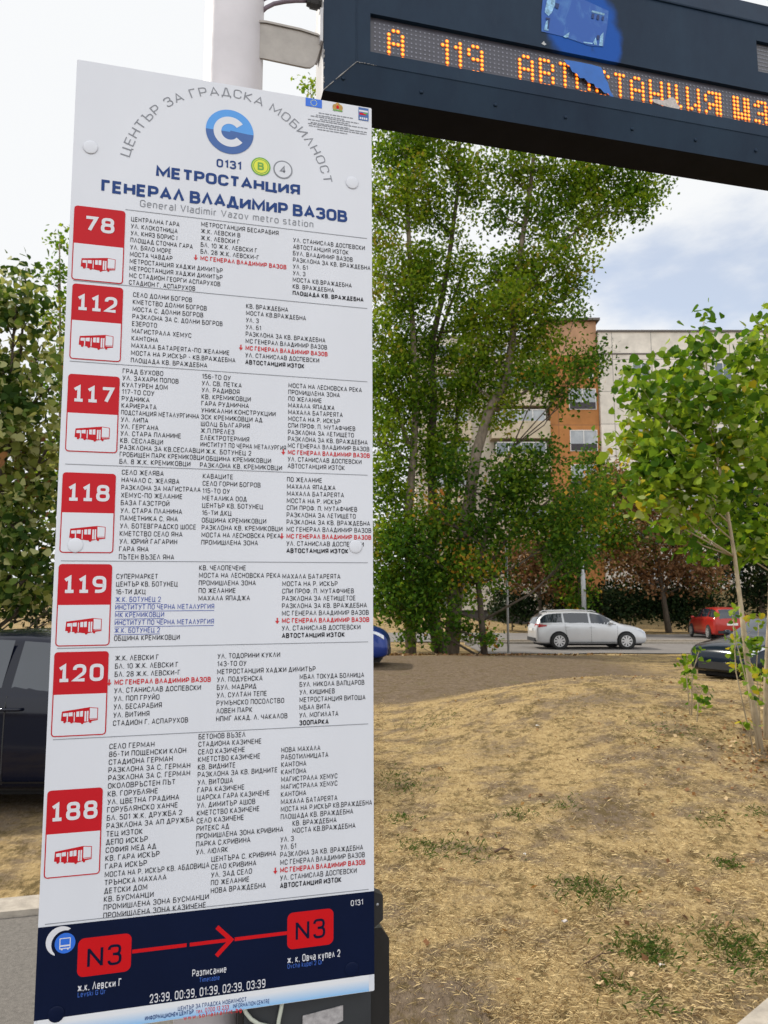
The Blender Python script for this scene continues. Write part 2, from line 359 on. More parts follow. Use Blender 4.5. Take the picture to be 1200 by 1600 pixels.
# ================================================================ PRINTED BOARD
Rr = .25
def ring(x0, y0, x1, y1, r): return ('c', (x0, y0, r), (x0, y1, r), (x1, y1, r), (x1, y0, r))
GL = {
 'А': (.66, [[(0, 0), (.33, 1), (.66, 0)], [(.13, .3), (.53, .3)]]),
 'Б': (.56, [[(.52, 1), (0, 1), (0, 0), (.56, 0, Rr), (.56, .57, Rr), (.04, .57)]]),
 'В': (.57, [[(0, .54), (0, 1), (.52, 1, .2), (.52, .54, .2), (.04, .54)], [(0, .58), (0, 0), (.57, 0, Rr), (.57, .54, Rr), (.25, .54)]]),
 'Г': (.46, [[(0, 0), (0, 1), (.46, 1)]]),
 'Д': (.68, [[(0, -.18), (0, .06), (.68, .06), (.68, -.18)], [(.1, .06), (.28, 1), (.4, 1), (.58, .06)]]),
 'Е': (.5, [[(.5, 1), (0, 1), (0, 0), (.5, 0)], [(.03, .52), (.45, .52)]]),
 'Ж': (.9, [[(.45, 0), (.45, 1)], [(0, 1), (.4, .5), (0, 0)], [(.9, 1), (.5, .5), (.9, 0)]]),
 'З': (.54, [[(0, .8), (0, 1, .18), (.51, 1, .2), (.51, .54, .2), (.18, .54)], [(.3, .54), (.54, .54, .22), (.54, 0, Rr), (0, 0, .2), (0, .2)]]),
 'И': (.62, [[(0, 1), (0, 0)], [(0, .05), (.62, .95)], [(.62, 1), (.62, 0)]]),
 'Й': (.62, [[(0, 1), (0, 0)], [(0, .05), (.62, .95)], [(.62, 1), (.62, 0)], [(.17, 1.2), (.45, 1.2)]]),
 'К': (.57, [[(0, 0), (0, 1)], [(.54, 1), (.06, .5), (.57, 0)]]),
 'Л': (.62, [[(0, 0), (.31, 1), (.62, 0)]]),
 'М': (.80, [[(0, 0), (0, 1), (.40, .22), (.80, 1), (.80, 0)]]),
 'Н': (.6, [[(0, 0), (0, 1)], [(.6, 0), (.6, 1)], [(.03, .5), (.57, .5)]]),
 'О': (.6, [ring(0, 0, .6, 1, .28)]),
 'П': (.58, [[(0, 0), (0, 1), (.58, 1), (.58, 0)]]),
 'Р': (.55, [[(0, 0), (0, 1), (.55, 1, Rr), (.55, .42, Rr), (.04, .42)]]),
 'С': (.57, [[(.57, .72), (.57, 1, Rr), (0, 1, .28), (0, 0, .28), (.57, 0, Rr), (.57, .28)]]),
 'Т': (.54, [[(-.02, 1), (.56, 1)], [(.27, .97), (.27, 0)]]),
 'У': (.6, [[(0, 1), (.3, .34)], [(.6, 1), (.2, 0), (.06, 0)]]),
 'Ф': (.76, [ring(0, .14, .76, .86, .3), [(.38, -.06), (.38, 1.06)]]),
 'Х': (.6, [[(0, 0), (.6, 1)], [(0, 1), (.6, 0)]]),
 'Ц': (.68, [[(0, 1), (0, 0), (.68, 0), (.68, -.18)], [(.57, .03), (.57, 1)]]),
 'Ч': (.54, [[(0, 1), (0, .42, Rr), (.52, .42)], [(.54, 0), (.54, 1)]]),
 'Ш': (.84, [[(0, 1), (0, 0), (.84, 0), (.84, 1)], [(.42, .03), (.42, 1)]]),
 'Щ': (.94, [[(0, 1), (0, 0), (.94, 0), (.94, -.18)], [(.42, .03), (.42, 1)], [(.84, .03), (.84, 1)]]),
 'Ъ': (.7, [[(0, 1), (.16, 1), (.16, 0), (.7, 0, Rr), (.7, .56, Rr), (.2, .56)]]),
 'Ь': (.54, [[(0, 1), (0, 0), (.54, 0, Rr), (.54, .56, Rr), (.04, .56)]]),
 'Ю': (.88, [[(0, 0), (0, 1)], [(.03, .5), (.27, .5)], ring(.3, 0, .88, 1, .27)]),
 'Я': (.56, [[(.56, 0), (.56, 1), (0, 1, Rr), (0, .42, Rr), (.52, .42)], [(.22, .42), (0, 0)]]),
 '0': (.56, [ring(0, 0, .56, 1, .26)]),
 '1': (.26, [[(0, .78), (.24, 1), (.24, 0)]]),
 '2': (.54, [[(0, .72), (0, 1, Rr), (.52, 1, Rr), (.52, .52, .15), (0, 0), (.54, 0)]]),
 '4': (.58, [[(.42, 0), (.42, 1), (0, .25), (.58, .25)]]),
 '5': (.54, [[(.5, 1), (.04, 1), (.02, .58), (.54, .6, Rr), (.54, 0, Rr), (0, 0, .2), (0, .2)]]),
 '6': (.56, [[(.5, 1), (0, 1, .3), (0, 0, Rr), (.56, 0, Rr), (.56, .58, Rr), (.04, .58)]]),
 '7': (.54, [[(0, 1), (.54, 1), (.2, 0)]]),
 '8': (.55, [ring(.03, .54, .52, 1, .2), ring(0, 0, .55, .54, .24)]),
 '9': (.56, [[(.06, 0), (.56, 0, .3), (.56, 1, Rr), (0, 1, Rr), (0, .42, Rr), (.52, .42)]]),
 '.': (.03, [[(-.05, 0), (.08, 0)]]), ',': (.05, [[(.05, .04), (0, -.16)]]), '-': (.3, [[(0, .46), (.3, .46)]]), '–': (.46, [[(0, .46), (.46, .46)]]),
 ':': (.03, [[(-.05, .1), (.08, .1)], [(-.05, .62), (.08, .62)]]), ' ': (.22, []), 'I': (0.0, [[(0, 0), (0, 1)]]),
 'G': (.6, [[(.6, .74), (.6, 1, Rr), (0, 1, .28), (0, 0, .28), (.6, 0, Rr), (.6, .46), (.34, .46)]]),
 'V': (.64, [[(0, 1), (.32, 0), (.64, 1)]]), 'L': (.46, [[(0, 1), (0, 0), (.46, 0)]]),
 'Q': (.62, [ring(0, 0, .62, 1, .28), [(.38, .2), (.66, -.08)]]), 'N': (.62, [[(0, 0), (0, 1)], [(0, .95), (.62, .05)], [(.62, 0), (.62, 1)]]),
 'F': (.46, [[(.46, 1), (0, 1), (0, 0)], [(.03, .5), (.4, .5)]]),
 'R': (.57, [[(0, 0), (0, 1), (.55, 1, Rr), (.55, .44, Rr), (.04, .44)], [(.3, .44), (.57, 0)]]),
 'a': (.44, [[(.04, .72), (.44, .72, .18), (.44, 0)], [(.42, .42), (0, .42, .17), (0, 0, .17), (.42, 0)]]),
 'b': (.46, [[(0, 1.02), (0, 0), (.46, 0, .2), (.46, .72, .2), (.03, .72)]]),
 'c': (.42, [[(.42, .72), (0, .72, .22), (0, 0, .22), (.42, 0)]]),
 'd': (.46, [[(.46, 1.02), (.46, 0), (0, 0, .2), (0, .72, .2), (.43, .72)]]),
 'e': (.46, [[(.03, .37), (.46, .37), (.46, .72, .2), (0, .72, .2), (0, 0, .2), (.42, 0)]]),
 'f': (.3, [[(.3, 1.02), (.1, 1.02, .12), (.1, 0)], [(0, .72), (.28, .72)]]),
 'h': (.44, [[(0, 0), (0, 1.02)], [(.03, .72), (.44, .72, .2), (.44, 0)]]),
 'i': (0.0, [[(0, 0), (0, .72)], [(0, .93), (0, 1.03)]]), 'k': (.42, [[(0, 0), (0, 1.02)], [(.4, .72), (.05, .36), (.42, 0)]]),
 'l': (0.0, [[(0, 0), (0, 1.02)]]), 'm': (.74, [[(0, 0), (0, .72)], [(.03, .72), (.37, .72, .18), (.37, 0)], [(.4, .72), (.74, .72, .18), (.74, 0)]]),
 'n': (.44, [[(0, 0), (0, .72)], [(.03, .72), (.44, .72, .2), (.44, 0)]]), 'o': (.48, [ring(0, 0, .48, .72, .22)]),
 'p': (.46, [[(0, -.28), (0, .72), (.46, .72, .2), (.46, 0, .2), (.03, 0)]]), 'r': (.28, [[(0, 0), (0, .72)], [(.03, .68), (.28, .72)]]),
 's': (.42, [[(.4, .72), (0, .72, .15), (0, .38, .15), (.42, .34, .15), (.42, 0, .15), (0, 0)]]),
 't': (.3, [[(.1, .95), (.1, 0, .12), (.3, 0)], [(0, .72), (.28, .72)]]), 'u': (.44, [[(0, .72), (0, 0, .2), (.42, 0)], [(.44, .72), (.44, 0)]]),
 'v': (.46, [[(0, .72), (.23, 0), (.46, .72)]]), 'w': (.7, [[(0, .72), (.18, 0), (.35, .66), (.52, 0), (.7, .72)]]),
 'y': (.46, [[(0, .72), (.23, .05)], [(.46, .72), (.18, -.28), (.05, -.28)]]), 'z': (.4, [[(0, .72), (.4, .72), (0, 0), (.4, 0)]]),
 'g': (.46, [[(.43, .72), (0, .72, .2), (0, 0, .2), (.43, 0)], [(.46, .72), (.46, -.28, .2), (.04, -.28)]]),
}
GL['3'] = GL['З']
for a, b in zip('ABCEHKMOPTX', 'АВСЕНКМОРТХ'): GL[a] = GL[b]
for c in 'бвзиклмнптчжя':
    w_, st = GL[c.upper()]
    GL[c] = (w_ * .74, [([s_[0]] if s_[0] == 'c' else []) + [(p[0] * .74, p[1] * .72) + ((p[2] * .72,) if len(p) > 2 else ()) for p in s_ if p != 'c'] for s_ in st])
for a, b in zip('аесуро', 'aecypo'): GL[a] = GL[b]
SLAB1 = (.42, [[(0, .8), (.23, 1), (.23, 0)], [(.0, 0), (.46, 0)]])

def expand(pts, closed):
    out = []; n = len(pts)
    for i, p in enumerate(pts):
        if len(p) < 3 or p[2] <= 0: out.append(Vector((p[0], p[1]))); continue
        c = Vector(p[:2]); a = Vector(pts[(i - 1) % n][:2]); b = Vector(pts[(i + 1) % n][:2])
        da, db = a - c, b - c; r = min(p[2], da.length * .5 if (closed or 0 < i - 1) else da.length, db.length * .5 if (closed or i + 1 < n - 1) else db.length)
        A = c + da.normalized() * r; B = c + db.normalized() * r
        for k in range(5):
            t = k / 4; t2 = t
            out.append((A * (1 - t2) + c * t2) * (1 - t2) + (c * (1 - t2) + B * t2) * t2)
    return out
def stroke(mb, pts, w, conv, mi=0, closed=False):
    P = []
    for p in pts:
        if not P or (p - P[-1]).length > 1e-6: P.append(p)
    n = len(P); Lp = []; Rp = []
    for i in range(n):
        if closed: a, b = P[i - 1], P[(i + 1) % n]
        else: a, b = P[max(i - 1, 0)], P[min(i + 1, n - 1)]
        d1 = (P[i] - a); d2 = (b - P[i])
        if d1.length < 1e-9: d1 = d2
        if d2.length < 1e-9: d2 = d1
        d1 = d1.normalized(); d2 = d2.normalized()
        n1 = Vector((-d1.y, d1.x)); n2 = Vector((-d2.y, d2.x)); nn = n1 + n2
        if nn.length < 0.25: nn = n1; k = 1
        else:
            nn = nn.normalized(); k = min(1.0 / max(nn.dot(n1), .2), 1.9)
        Lp.append(P[i] + nn * (w / 2 * k)); Rp.append(P[i] - nn * (w / 2 * k))
    k0 = len(mb.v)
    for a, b in zip(Lp, Rp): mb.v.append(conv(a.x, a.y)); mb.v.append(conv(b.x, b.y))
    m = n if closed else n - 1
    for i in range(m):
        j = (i + 1) % n
        mb.f.append([k0 + 2 * i, k0 + 2 * i + 1, k0 + 2 * j + 1, k0 + 2 * j]); mb.m.append(mi)
LIFT = 0.00012
def twidth(s, wt, gap):
    return sum(GL[c][0] + (0 if c == ' ' else wt) + gap for c in s) - gap
def text(mb, s, place, wt=.13, gap=.2, mi=0, sx=1.0, slab=False):
    """place(x, y, k) takes cap-height units to the plane; k is the lift of the stroke"""
    x = 0.0
    for c in s:
        w_, st = SLAB1 if (slab and c == '1') else GL[c]
        for k, sk in enumerate(st):
            closed = sk[0] == 'c'; pts = [p for p in sk if p != 'c']
            e = expand(pts, closed)
            e = [Vector((wt / 2 + p.x, wt / 2 + p.y * (1 - wt))) for p in e]
            stroke(mb, e, wt, lambda X, Y, x0=x, kk=k: place((x0 + X) * sx, Y, kk), mi, closed)
        x += w_ + (0 if c == ' ' else wt) + gap
    return (x - gap) * sx

M_board = Matrix.Translation(TL) @ BR.to_4x4() @ Matrix.Translation((BW / 2, 0, -BH))
def bp(u, v, y): return (u - BW / 2, y, BH - v)
P0 = -0.0007
def flat(u, v, k=0): return bp(u, v, P0 - LIFT * k)

m_panel = mat('white_panel', (0.665, 0.68, 0.73), 0.38, var=0.04, scale=3, spec=0.4, stretch=(1, 1, .4))
m_pedge = mat('panel_edge', (0.55, 0.55, 0.56), 0.5, var=.05)
m_black = mat('print_black', (0.024, 0.024, 0.030), 0.6, spec=0.15, var=.1)
m_red = mat('print_red', (0.50, 0.008, 0.016), 0.5, spec=0.2, var=.05, scale=4)
m_redt = mat('print_red_text', (0.55, 0.012, 0.02), 0.5, var=.05)
m_blue = mat('print_link_blue', (0.05, 0.09, 0.36), 0.5, var=.05)
m_navy = mat('print_navy', (0.0025, 0.007, 0.030), 0.45, spec=0.12, var=.15, scale=3)
m_title = mat('print_title_blue', (0.016, 0.052, 0.20), 0.5, spec=0.2, var=.05)
m_lblue = mat('print_light_blue', (0.075, 0.31, 0.74), 0.45, var=.05)
m_mblue = mat('print_mid_blue', (0.035, 0.11, 0.34), 0.45, var=.05)
m_grey = mat('print_grey', (0.22, 0.23, 0.26), 0.5, var=.05)
m_white = mat('print_white', (0.66, 0.66, 0.70), 0.45, var=.03)
m_green = mat('print_green', (0.13, 0.36, 0.05), 0.45, var=.05)
m_yel = mat('print_yellow', (0.72, 0.74, 0.05), 0.45, var=.05)
m_brred = mat('print_bright_red', (0.56, 0.006, 0.010), 0.5, spec=0.15, var=.08, scale=5)
m_dblue = mat('print_dim_blue', (0.03, 0.10, 0.42), 0.5, var=.1)
m_vblue = mat('print_vivid_blue', (0.02, 0.14, 0.65), 0.45, var=.05)
m_gold = mat('print_gold', (0.45, 0.25, 0.04), 0.5, var=.3, scale=200)

board = thing('information_board', 'tall white bus stop board listing routes in red boxes above a dark blue strip', 'sign', M=M_board)
pb = MB()
ch = [(0.002, 0), (BW - .002, 0), (BW, .002), (BW, BH - .002), (BW - .002, BH), (0.002, BH), (0, BH - .002), (0, .002)]
pb.prism(ch, 0.0, 0.004, bp)
pb.build('panel', m_panel, board, local=True)

def mean_uv(*p):
    q = [sg(*a) for a in p]; return sum(a[0] for a in q) / len(q), sum(a[1] for a in q) / len(q)
Z = {1: (100, 60, 2.4), 2: (90, 300, 2.35294), 3: (80, 560, 2.30769), 4: (60, 860, 2.2222), 5: (50, 1120, 2.1818), 6: (40, 1370, 2.0)}
def zp(z, x, y):
    o = Z[z]; return o[0] + x / o[2], o[1] + y / o[2]
def zs(z, x, y): return sg(*zp(z, x, y))

# --- stop lists: (zoom, x0,y0, x1,y1, ref line, ref right x, lines)
MS = '*МС ГЕНЕРАЛ ВЛАДИМИР ВАЗОВ'; MS0 = 'МС ГЕНЕРАЛ ВЛАДИМИР ВАЗОВ'; SD = 'УЛ. СТАНИСЛАВ ДОСПЕВСКИ'; AI = '#АВТОСТАНЦИЯ ИЗТОК'; RV = 'РАЗКЛОНА ЗА КВ. ВРАЖДЕБНА'
TAIL = [RV, MS0, MS, SD]
LISTS = [
 (2, 270, 99, 263, 332, 0, 446, ['ЦЕНТРАЛНА ГАРА', 'УЛ. КЛОКОТНИЦА', 'УЛ. КНЯЗ БОРИС I', 'ПЛОЩАД СТОЧНА ГАРА', 'УЛ. БЯЛО МОРЕ', 'МОСТА ЧАВДАР', 'МЕТРОСТАНЦИЯ ХАДЖИ ДИМИТЪР', 'МЕТРОСТАНЦИЯ ХАДЖИ ДИМИТЪР', 'МС СТАДИОН ГЕОРГИ АСПАРУХОВ', 'СТАДИОН Г. АСПАРУХОВ']),
 (2, 528, 118, 525, 243, 0, 808, ['МЕТРОСТАНЦИЯ БЕСАРАБИЯ', 'Ж.К. ЛЕВСКИ В', 'Ж.К. ЛЕВСКИ Г', 'БЛ. 10 Ж.К. ЛЕВСКИ Г', 'БЛ. 28 Ж.К. ЛЕВСКИ-Г', MS]),
 (2, 866, 176, 864, 371, 0, 1125, [SD, 'АВТОСТАНЦИЯ ИЗТОК', 'БУЛ. ВЛАДИМИР ВАЗОВ', RV, 'УЛ. 61', 'УЛ. 3', 'МОСТА КВ.ВРАЖДЕБНА', 'КВ. ВРАЖДЕБНА', '#ПЛОЩАДА КВ. ВРАЖДЕБНА']),
 (2, 277, 377, 270, 618, 3, 602, ['СЕЛО ДОЛНИ БОГРОВ', 'КМЕТСТВО ДОЛНИ БОГРОВ', 'МОСТА С. ДОЛНИ БОГРОВ', 'РАЗКЛОНА ЗА С. ДОЛНИ БОГРОВ', 'ЕЗЕРОТО', 'МАГИСТРАЛА ХЕМУС', 'КАНТОНА', 'МАХАЛА БАТАРЕЯТА-ПО ЖЕЛАНИЕ', 'МОСТА НА Р.ИСКЪР - КВ.ВРАЖДЕБНА', 'ПЛОЩАДА КВ. ВРАЖДЕБНА']),
 (2, 693, 419, 690, 625, 4, 980, ['КВ. ВРАЖДЕБНА', 'МОСТА КВ.ВРАЖДЕБНА', 'УЛ. 3', 'УЛ. 61', RV, MS0, MS, SD, AI]),
 (3, 258, 45, 246, 371, 13, 498, ['ГРАД БУХОВО', 'УЛ. ЗАХАРИ ПОПОВ', 'КУЛТУРЕН ДОМ', '117-ТО СОУ', 'РУДНИКА', 'КАРИЕРАТА', 'ПОДСТАНЦИЯ МЕТАЛУРГИЧНА', 'УЛ. ЛИПА', 'УЛ. ГЕРГАНА', 'УЛ. СТАРА ПЛАНИНЕ', 'КВ. СЕСЛАВЦИ', 'РАЗКЛОНА ЗА КВ.СЕСЛАВЦИ', 'ГРОБИЩЕН ПАРК КРЕМИКОВЦИ', 'БЛ. 8 Ж.К. КРЕМИКОВЦИ']),
 (3, 543, 64, 537, 384, 5, 805, ['156-ТО ОУ', 'УЛ. СВ. ПЕТКА', 'УЛ. РАДИВОЯ', 'КВ. КРЕМИКОВЦИ', 'ГАРА РУДНИЧНА', 'УНИКАЛНИ КОНСТРУКЦИИ', 'ЗСК КРЕМИКОВЦИ АД', 'ШОЛЦ БЪЛГАРИЯ', 'Ж.П.ПРЕЛЕЗ', 'ЕЛЕКТРОТЕРМИЯ', 'ИНСТИТУТ ПО ЧЕРНА МЕТАЛУРГИЯ', '>Ж.К. БОТУНЕЦ 2', '>ОБЩИНА КРЕМИКОВЦИ', 'РАЗКЛОНА КВ. КРЕМИКОВЦИ']),
 (3, 855, 97, 853, 387, 0, 1116, ['МОСТА НА ЛЕСНОВСКА РЕКА', 'ПРОМИШЛЕНА ЗОНА', 'ПО ЖЕЛАНИЕ', 'МАХАЛА ЯПАДЖА', 'МАХАЛА БАТАРЕЯТА', 'МОСТА НА Р. ИСКЪР', 'СПИ ПРОФ. П. МУТАФЧИЕВ', 'РАЗКЛОНА ЗА ЛЕТИЩЕТО'] + TAIL + ['АВТОСТАНЦИЯ ИЗТОК']),
 (3, 255, 410, 244, 715, 7, 518, ['СЕЛО ЖЕЛЯВА', 'НАЧАЛО С. ЖЕЛЯВА', 'РАЗКЛОНА ЗА МАГИСТРАЛА', 'ХЕМУС-ПО ЖЕЛАНИЕ', 'БАЗА ГАЗСТРОЙ', 'УЛ. СТАРА ПЛАНИНА', 'ПАМЕТНИКА С. ЯНА', 'УЛ. БОТЕВГРАДСКО ШОСЕ', 'КМЕТСТВО СЕЛО ЯНА', 'УЛ. ЮРИЙ ГАГАРИН', 'ГАРА ЯНА', 'ПЪТЕН ВЪЗЕЛ ЯНА']),
 (3, 547, 424, 541, 663, 8, 829, ['КАВАЦИТЕ', 'СЕЛО ГОРНИ БОГРОВ', '115-ТО ОУ', 'МЕТАЛИКА ООД', 'ЦЕНТЪР КВ. БОТУНЕЦ', '16-ТИ ДКЦ', 'ОБЩИНА КРЕМИКОВЦИ', 'РАЗКЛОНА КВ. КРЕМИКОВЦИ', 'МОСТА НА ЛЕСНОВСКА РЕКА', 'ПРОМИШЛЕНА ЗОНА']),
 (3, 850, 436, 848, 693, 4, 1099, ['ПО ЖЕЛАНИЕ', 'МАХАЛА ЯПАДЖА', 'МАХАЛА БАТАРЕЯТА', 'МОСТА НА Р. ИСКЪР', 'СПИ ПРОФ. П. МУТАФЧИЕВ', 'РАЗКЛОНА ЗА ЛЕТИЩЕТО'] + TAIL + [AI]),
 (4, 271, 90, 263, 305, 4, 605, ['СУПЕРМАРКЕТ', 'ЦЕНТЪР КВ. БОТУНЕЦ', '16-ТИ ДКЦ', '~Ж.К. БОТУНЕЦ 2', '~ИНСТИТУТ ПО ЧЕРНА МЕТАЛУРГИЯ', '~МК КРЕМИКОВЦИ', '~ИНСТИТУТ ПО ЧЕРНА МЕТАЛУРГИЯ', '~Ж.К. БОТУНЕЦ 2', 'ОБЩИНА КРЕМИКОВЦИ']),
 (4, 559, 60, 555, 166, 1, 836, ['КВ. ЧЕЛОПЕЧЕНЕ', 'МОСТА НА ЛЕСНОВСКА РЕКА', 'ПРОМИШЛЕНА ЗОНА', 'ПО ЖЕЛАНИЕ', 'МАХАЛА ЯПАДЖА']),
 (4, 848, 90, 844, 296, 2, 1091, ['МАХАЛА БАТАРЕЯТА', 'МОСТА НА Р. ИСКЪР', 'СПИ ПРОФ. П. МУТАФЧИЕВ', 'РАЗКЛОНА ЗА ЛЕТИЩЕТОЕ'] + TAIL + [AI]),
 (4, 267, 374, 259, 600, 4, 559, ['Ж.К. ЛЕВСКИ Г', 'БЛ. 10 Ж.К. ЛЕВСКИ Г', 'БЛ. 28 Ж.К. ЛЕВСКИ-Г', MS, SD, 'УЛ. ПОП ГРУЙО', 'УЛ. БЕСАРАБИЯ', 'УЛ. ВИТИНЯ', 'СТАДИОН Г. АСПАРУХОВ']),
 (4, 622, 367, 617, 585, 2, 957, ['УЛ. ТОДОРИНИ КУКЛИ', '143-ТО ОУ', 'МЕТРОСТАНЦИЯ ХАДЖИ ДИМИТЪР', 'УЛ. ПОДУЕНСКА', 'БУЛ. МАДРИД', 'УЛ. СУЛТАН ТЕПЕ', 'РУМЪНСКО ПОСОЛСТВО', 'ЛОВЕН ПАРК', 'НПМГ АКАД. Л. ЧАКАЛОВ']),
 (4, 908, 439, 905, 599, 1, 1128, ['МБАЛ ТОКУДА БОЛНИЦА', 'БУЛ. НИКОЛА ВАПЦАРОВ', 'УЛ. КИШИНЕВ', 'МЕТРОСТАНЦИЯ ВИТОША', 'МБАЛ ВИТА', 'УЛ. МОГИЛАТА', '#ЗООПАРКА']),
 (5, 265, 101, 242, 678, 1, 521, ['СЕЛО ГЕРМАН', '86-ТИ ПОЩЕНСКИ КЛОН', 'СТАДИОНА ГЕРМАН', 'РАЗКЛОНА ЗА С. ГЕРМАН', 'РАЗКЛОНА ЗА С. ГЕРМАН', 'ОКОЛОВРЪСТЕН ПЪТ', 'КВ. ГОРУБЛЯНЕ', 'УЛ. ЦВЕТНА ГРАДИНА', 'ГОРУБЛЯНСКО ХАНЧЕ', 'БЛ. 501 Ж.К. ДРУЖБА 2', 'РАЗКЛОНА ЗА АП ДРУЖБА', 'ТЕЦ ИЗТОК', 'ДЕПО ИСКЪР', 'СОФИЯ МЕД АД', 'КВ. ГАРА ИСКЪР', 'ГАРА ИСКЪР', 'МОСТА НА Р. ИСКЪР КВ. АБДОВИЦА', 'ТРЪНСКА МАХАЛА', 'ДЕТСКИ ДОМ', 'КВ. БУСМАНЦИ', 'ПРОМИШЛЕНА ЗОНА БУСМАНЦИ', 'ПРОМИШЛЕНА ЗОНА КАЗИЧЕНЕ']),
 (5, 569, 68, 558, 461, 5, 832, ['БЕТОНОВ ВЪЗЕЛ', 'СТАДИОНА КАЗИЧЕНЕ', 'СЕЛО КАЗИЧЕНЕ', 'КМЕТСТВО КАЗИЧЕНЕ', 'КВ. ВИДНИТЕ', 'РАЗКЛОНА ЗА КВ. ВИДНИТЕ', 'УЛ. ВИТОША', 'ГАРА КАЗИЧЕНЕ', 'ЦАРСКА ГАРА КАЗИЧЕНЕ', 'УЛ. ДИМИТЪР АШОВ', 'КМЕТСТВО КАЗИЧЕНЕ', 'СЕЛО КАЗИЧЕНЕ', 'РИТЕКС АД', 'ПРОМИШЛЕНА ЗОНА КРИВИНА', 'ПАРКА С.КРИВИНА', 'УЛ. ЛЮЛЯК']),
 (5, 612, 485, 609, 593, 0, 828, ['ЦЕНТЪРА С. КРИВИНА', 'СЕЛО КРИВИНА', 'УЛ. ЗАД СЕЛО', 'ПО ЖЕЛАНИЕ', 'НОВА ВРАЖДЕБНА']),
 (5, 850, 113, 848, 341, 4, 1038, ['НОВА МАХАЛА', 'РАБОТИЛНИЦАТА', 'КАНТОНА', 'КАНТОНА', 'МАГИСТРАЛА ХЕМУС', 'МАГИСТРАЛА ХЕМУС', 'КАНТОНА', 'МАХАЛА БАТАРЕЯТА', 'МОСТА НА Р.ИСКЪР КВ.ВРАЖДЕБНА', 'ПЛОЩАДА КВ. ВРАЖДЕБНА']),
 (5, 888, 363, 888, 388, 1, 1099, ['КВ. ВРАЖДЕБНА', 'МОСТА КВ.ВРАЖДЕБНА']),
 (5, 847, 418, 845, 576, 2, 1124, ['УЛ. 3', 'УЛ. 61', RV, MS0, MS, SD, AI]),
]
CAP = 0.0108
def arrow_down(mb, u, v, s, mi):
    mb.quad(flat(u - s * .13, v - s * .6, 1), flat(u + s * .13, v - s * .6, 1), flat(u + s * .13, v + .1 * s, 1), flat(u - s * .13, v + .1 * s, 1), mi)
    mb.poly([flat(u - s * .42, v + .02 * s, 2), flat(u + s * .42, v + .02 * s, 2), flat(u, v + .62 * s, 2)], mi)
STARTS = []
for (z, x0, y0, x1, y1, ri, rx, lines) in LISTS:
    a = zs(z, x0, y0); b_ = zs(z, x1, y1)
    for i, s in enumerate(lines): STARTS.append(((a[0] + b_[0]) / 2 + (20 / 2.3 / 720 if s[0] == '>' else 0), a[1] + (b_[1] - a[1]) * i / (len(lines) - 1), s[0] == '*'))
for (z, x0, y0, x1, y1, ri, rx, lines) in LISTS:
    a = zs(z, x0, y0); b_ = zs(z, x1, y1); n = len(lines)
    yr = y0 + (y1 - y0) * ri / (n - 1)
    ur = zs(z, rx, yr + (rx - x0) * 0.0)[0]
    s0 = lines[ri].lstrip('*#~>')
    wreg = .125 if lines[ri][0] not in '*#' else .2
    nat = twidth(s0, wreg, .19) * CAP
    ul = (a[0] + b_[0]) / 2
    sx = (ur - ul) / nat
    tb = MB()
    for i, s in enumerate(lines):
        v = a[1] + (b_[1] - a[1]) * i / (n - 1) + CAP / 2
        mi, wt, u = 0, .14, ul
        f = s[0]
        if f in '*#~>': s = s[1:]
        sxx = sx
        if f == '*': mi, wt = 1, .205; sxx = sx * .985; arrow_down(tb, u - .010, v - CAP / 2, CAP, 1)
        if f == '#': wt = .215; sxx = sx * 1.0
        if f == '~': mi = 2
        if f == '>': u += 20 / 2.3 / 720
        g = .19 if wt < .2 else .15
        # keep long lines inside the panel, as the printer did
        wid = twidth(s, wt, g) * CAP * sxx
        lim = min([BW - .004] + [q[0] - (.013 if q[2] else .004) for q in STARTS if q[0] > u + .06 and abs(q[1] - (v - CAP / 2)) < .0085])
        if u + wid > lim: sxx *= (lim - u) / wid
        text(tb, s, lambda X, Y, k, u=u, v=v: flat(u + X * CAP, v - Y * CAP, k), wt, g, mi, sxx)
        if f == '~':
            w2 = twidth(s, wt, g) * CAP * sxx
            tb.quad(flat(u, v + .0026, 1), flat(u + w2, v + .0026, 1), flat(u + w2, v + .0038, 1), flat(u, v + .0038, 1), 2)
    tb.build('stop_list', [m_black, m_redt, m_blue], board, local=True)

# --- divider lines
DIV = [((196, 329), (570, 371)), ((194, 446.6), (578.7, 481.9)), ((114, 564), (579, 597.5)), ((99.5, 724.6), (574, 742.8)), ((93.8, 876.6), (573, 878.9)), ((87, 1013), (573, 1003)), ((80, 1157), (573, 1130)), ((66, 1446), (577, 1388))]
for i, (a, b_) in enumerate(DIV):
    p, q = sg(*a), sg(*b_); v = (p[1] + q[1]) / 2
    u0 = p[0] if i in (0, ) else 0.012
    lb = MB(); lb.quad(flat(u0, v - .0007), flat(BW - .012, v - .0007), flat(BW - .012, v + .0007), flat(u0, v + .0007))
    lb.build('divider_line', m_grey, board, local=True)

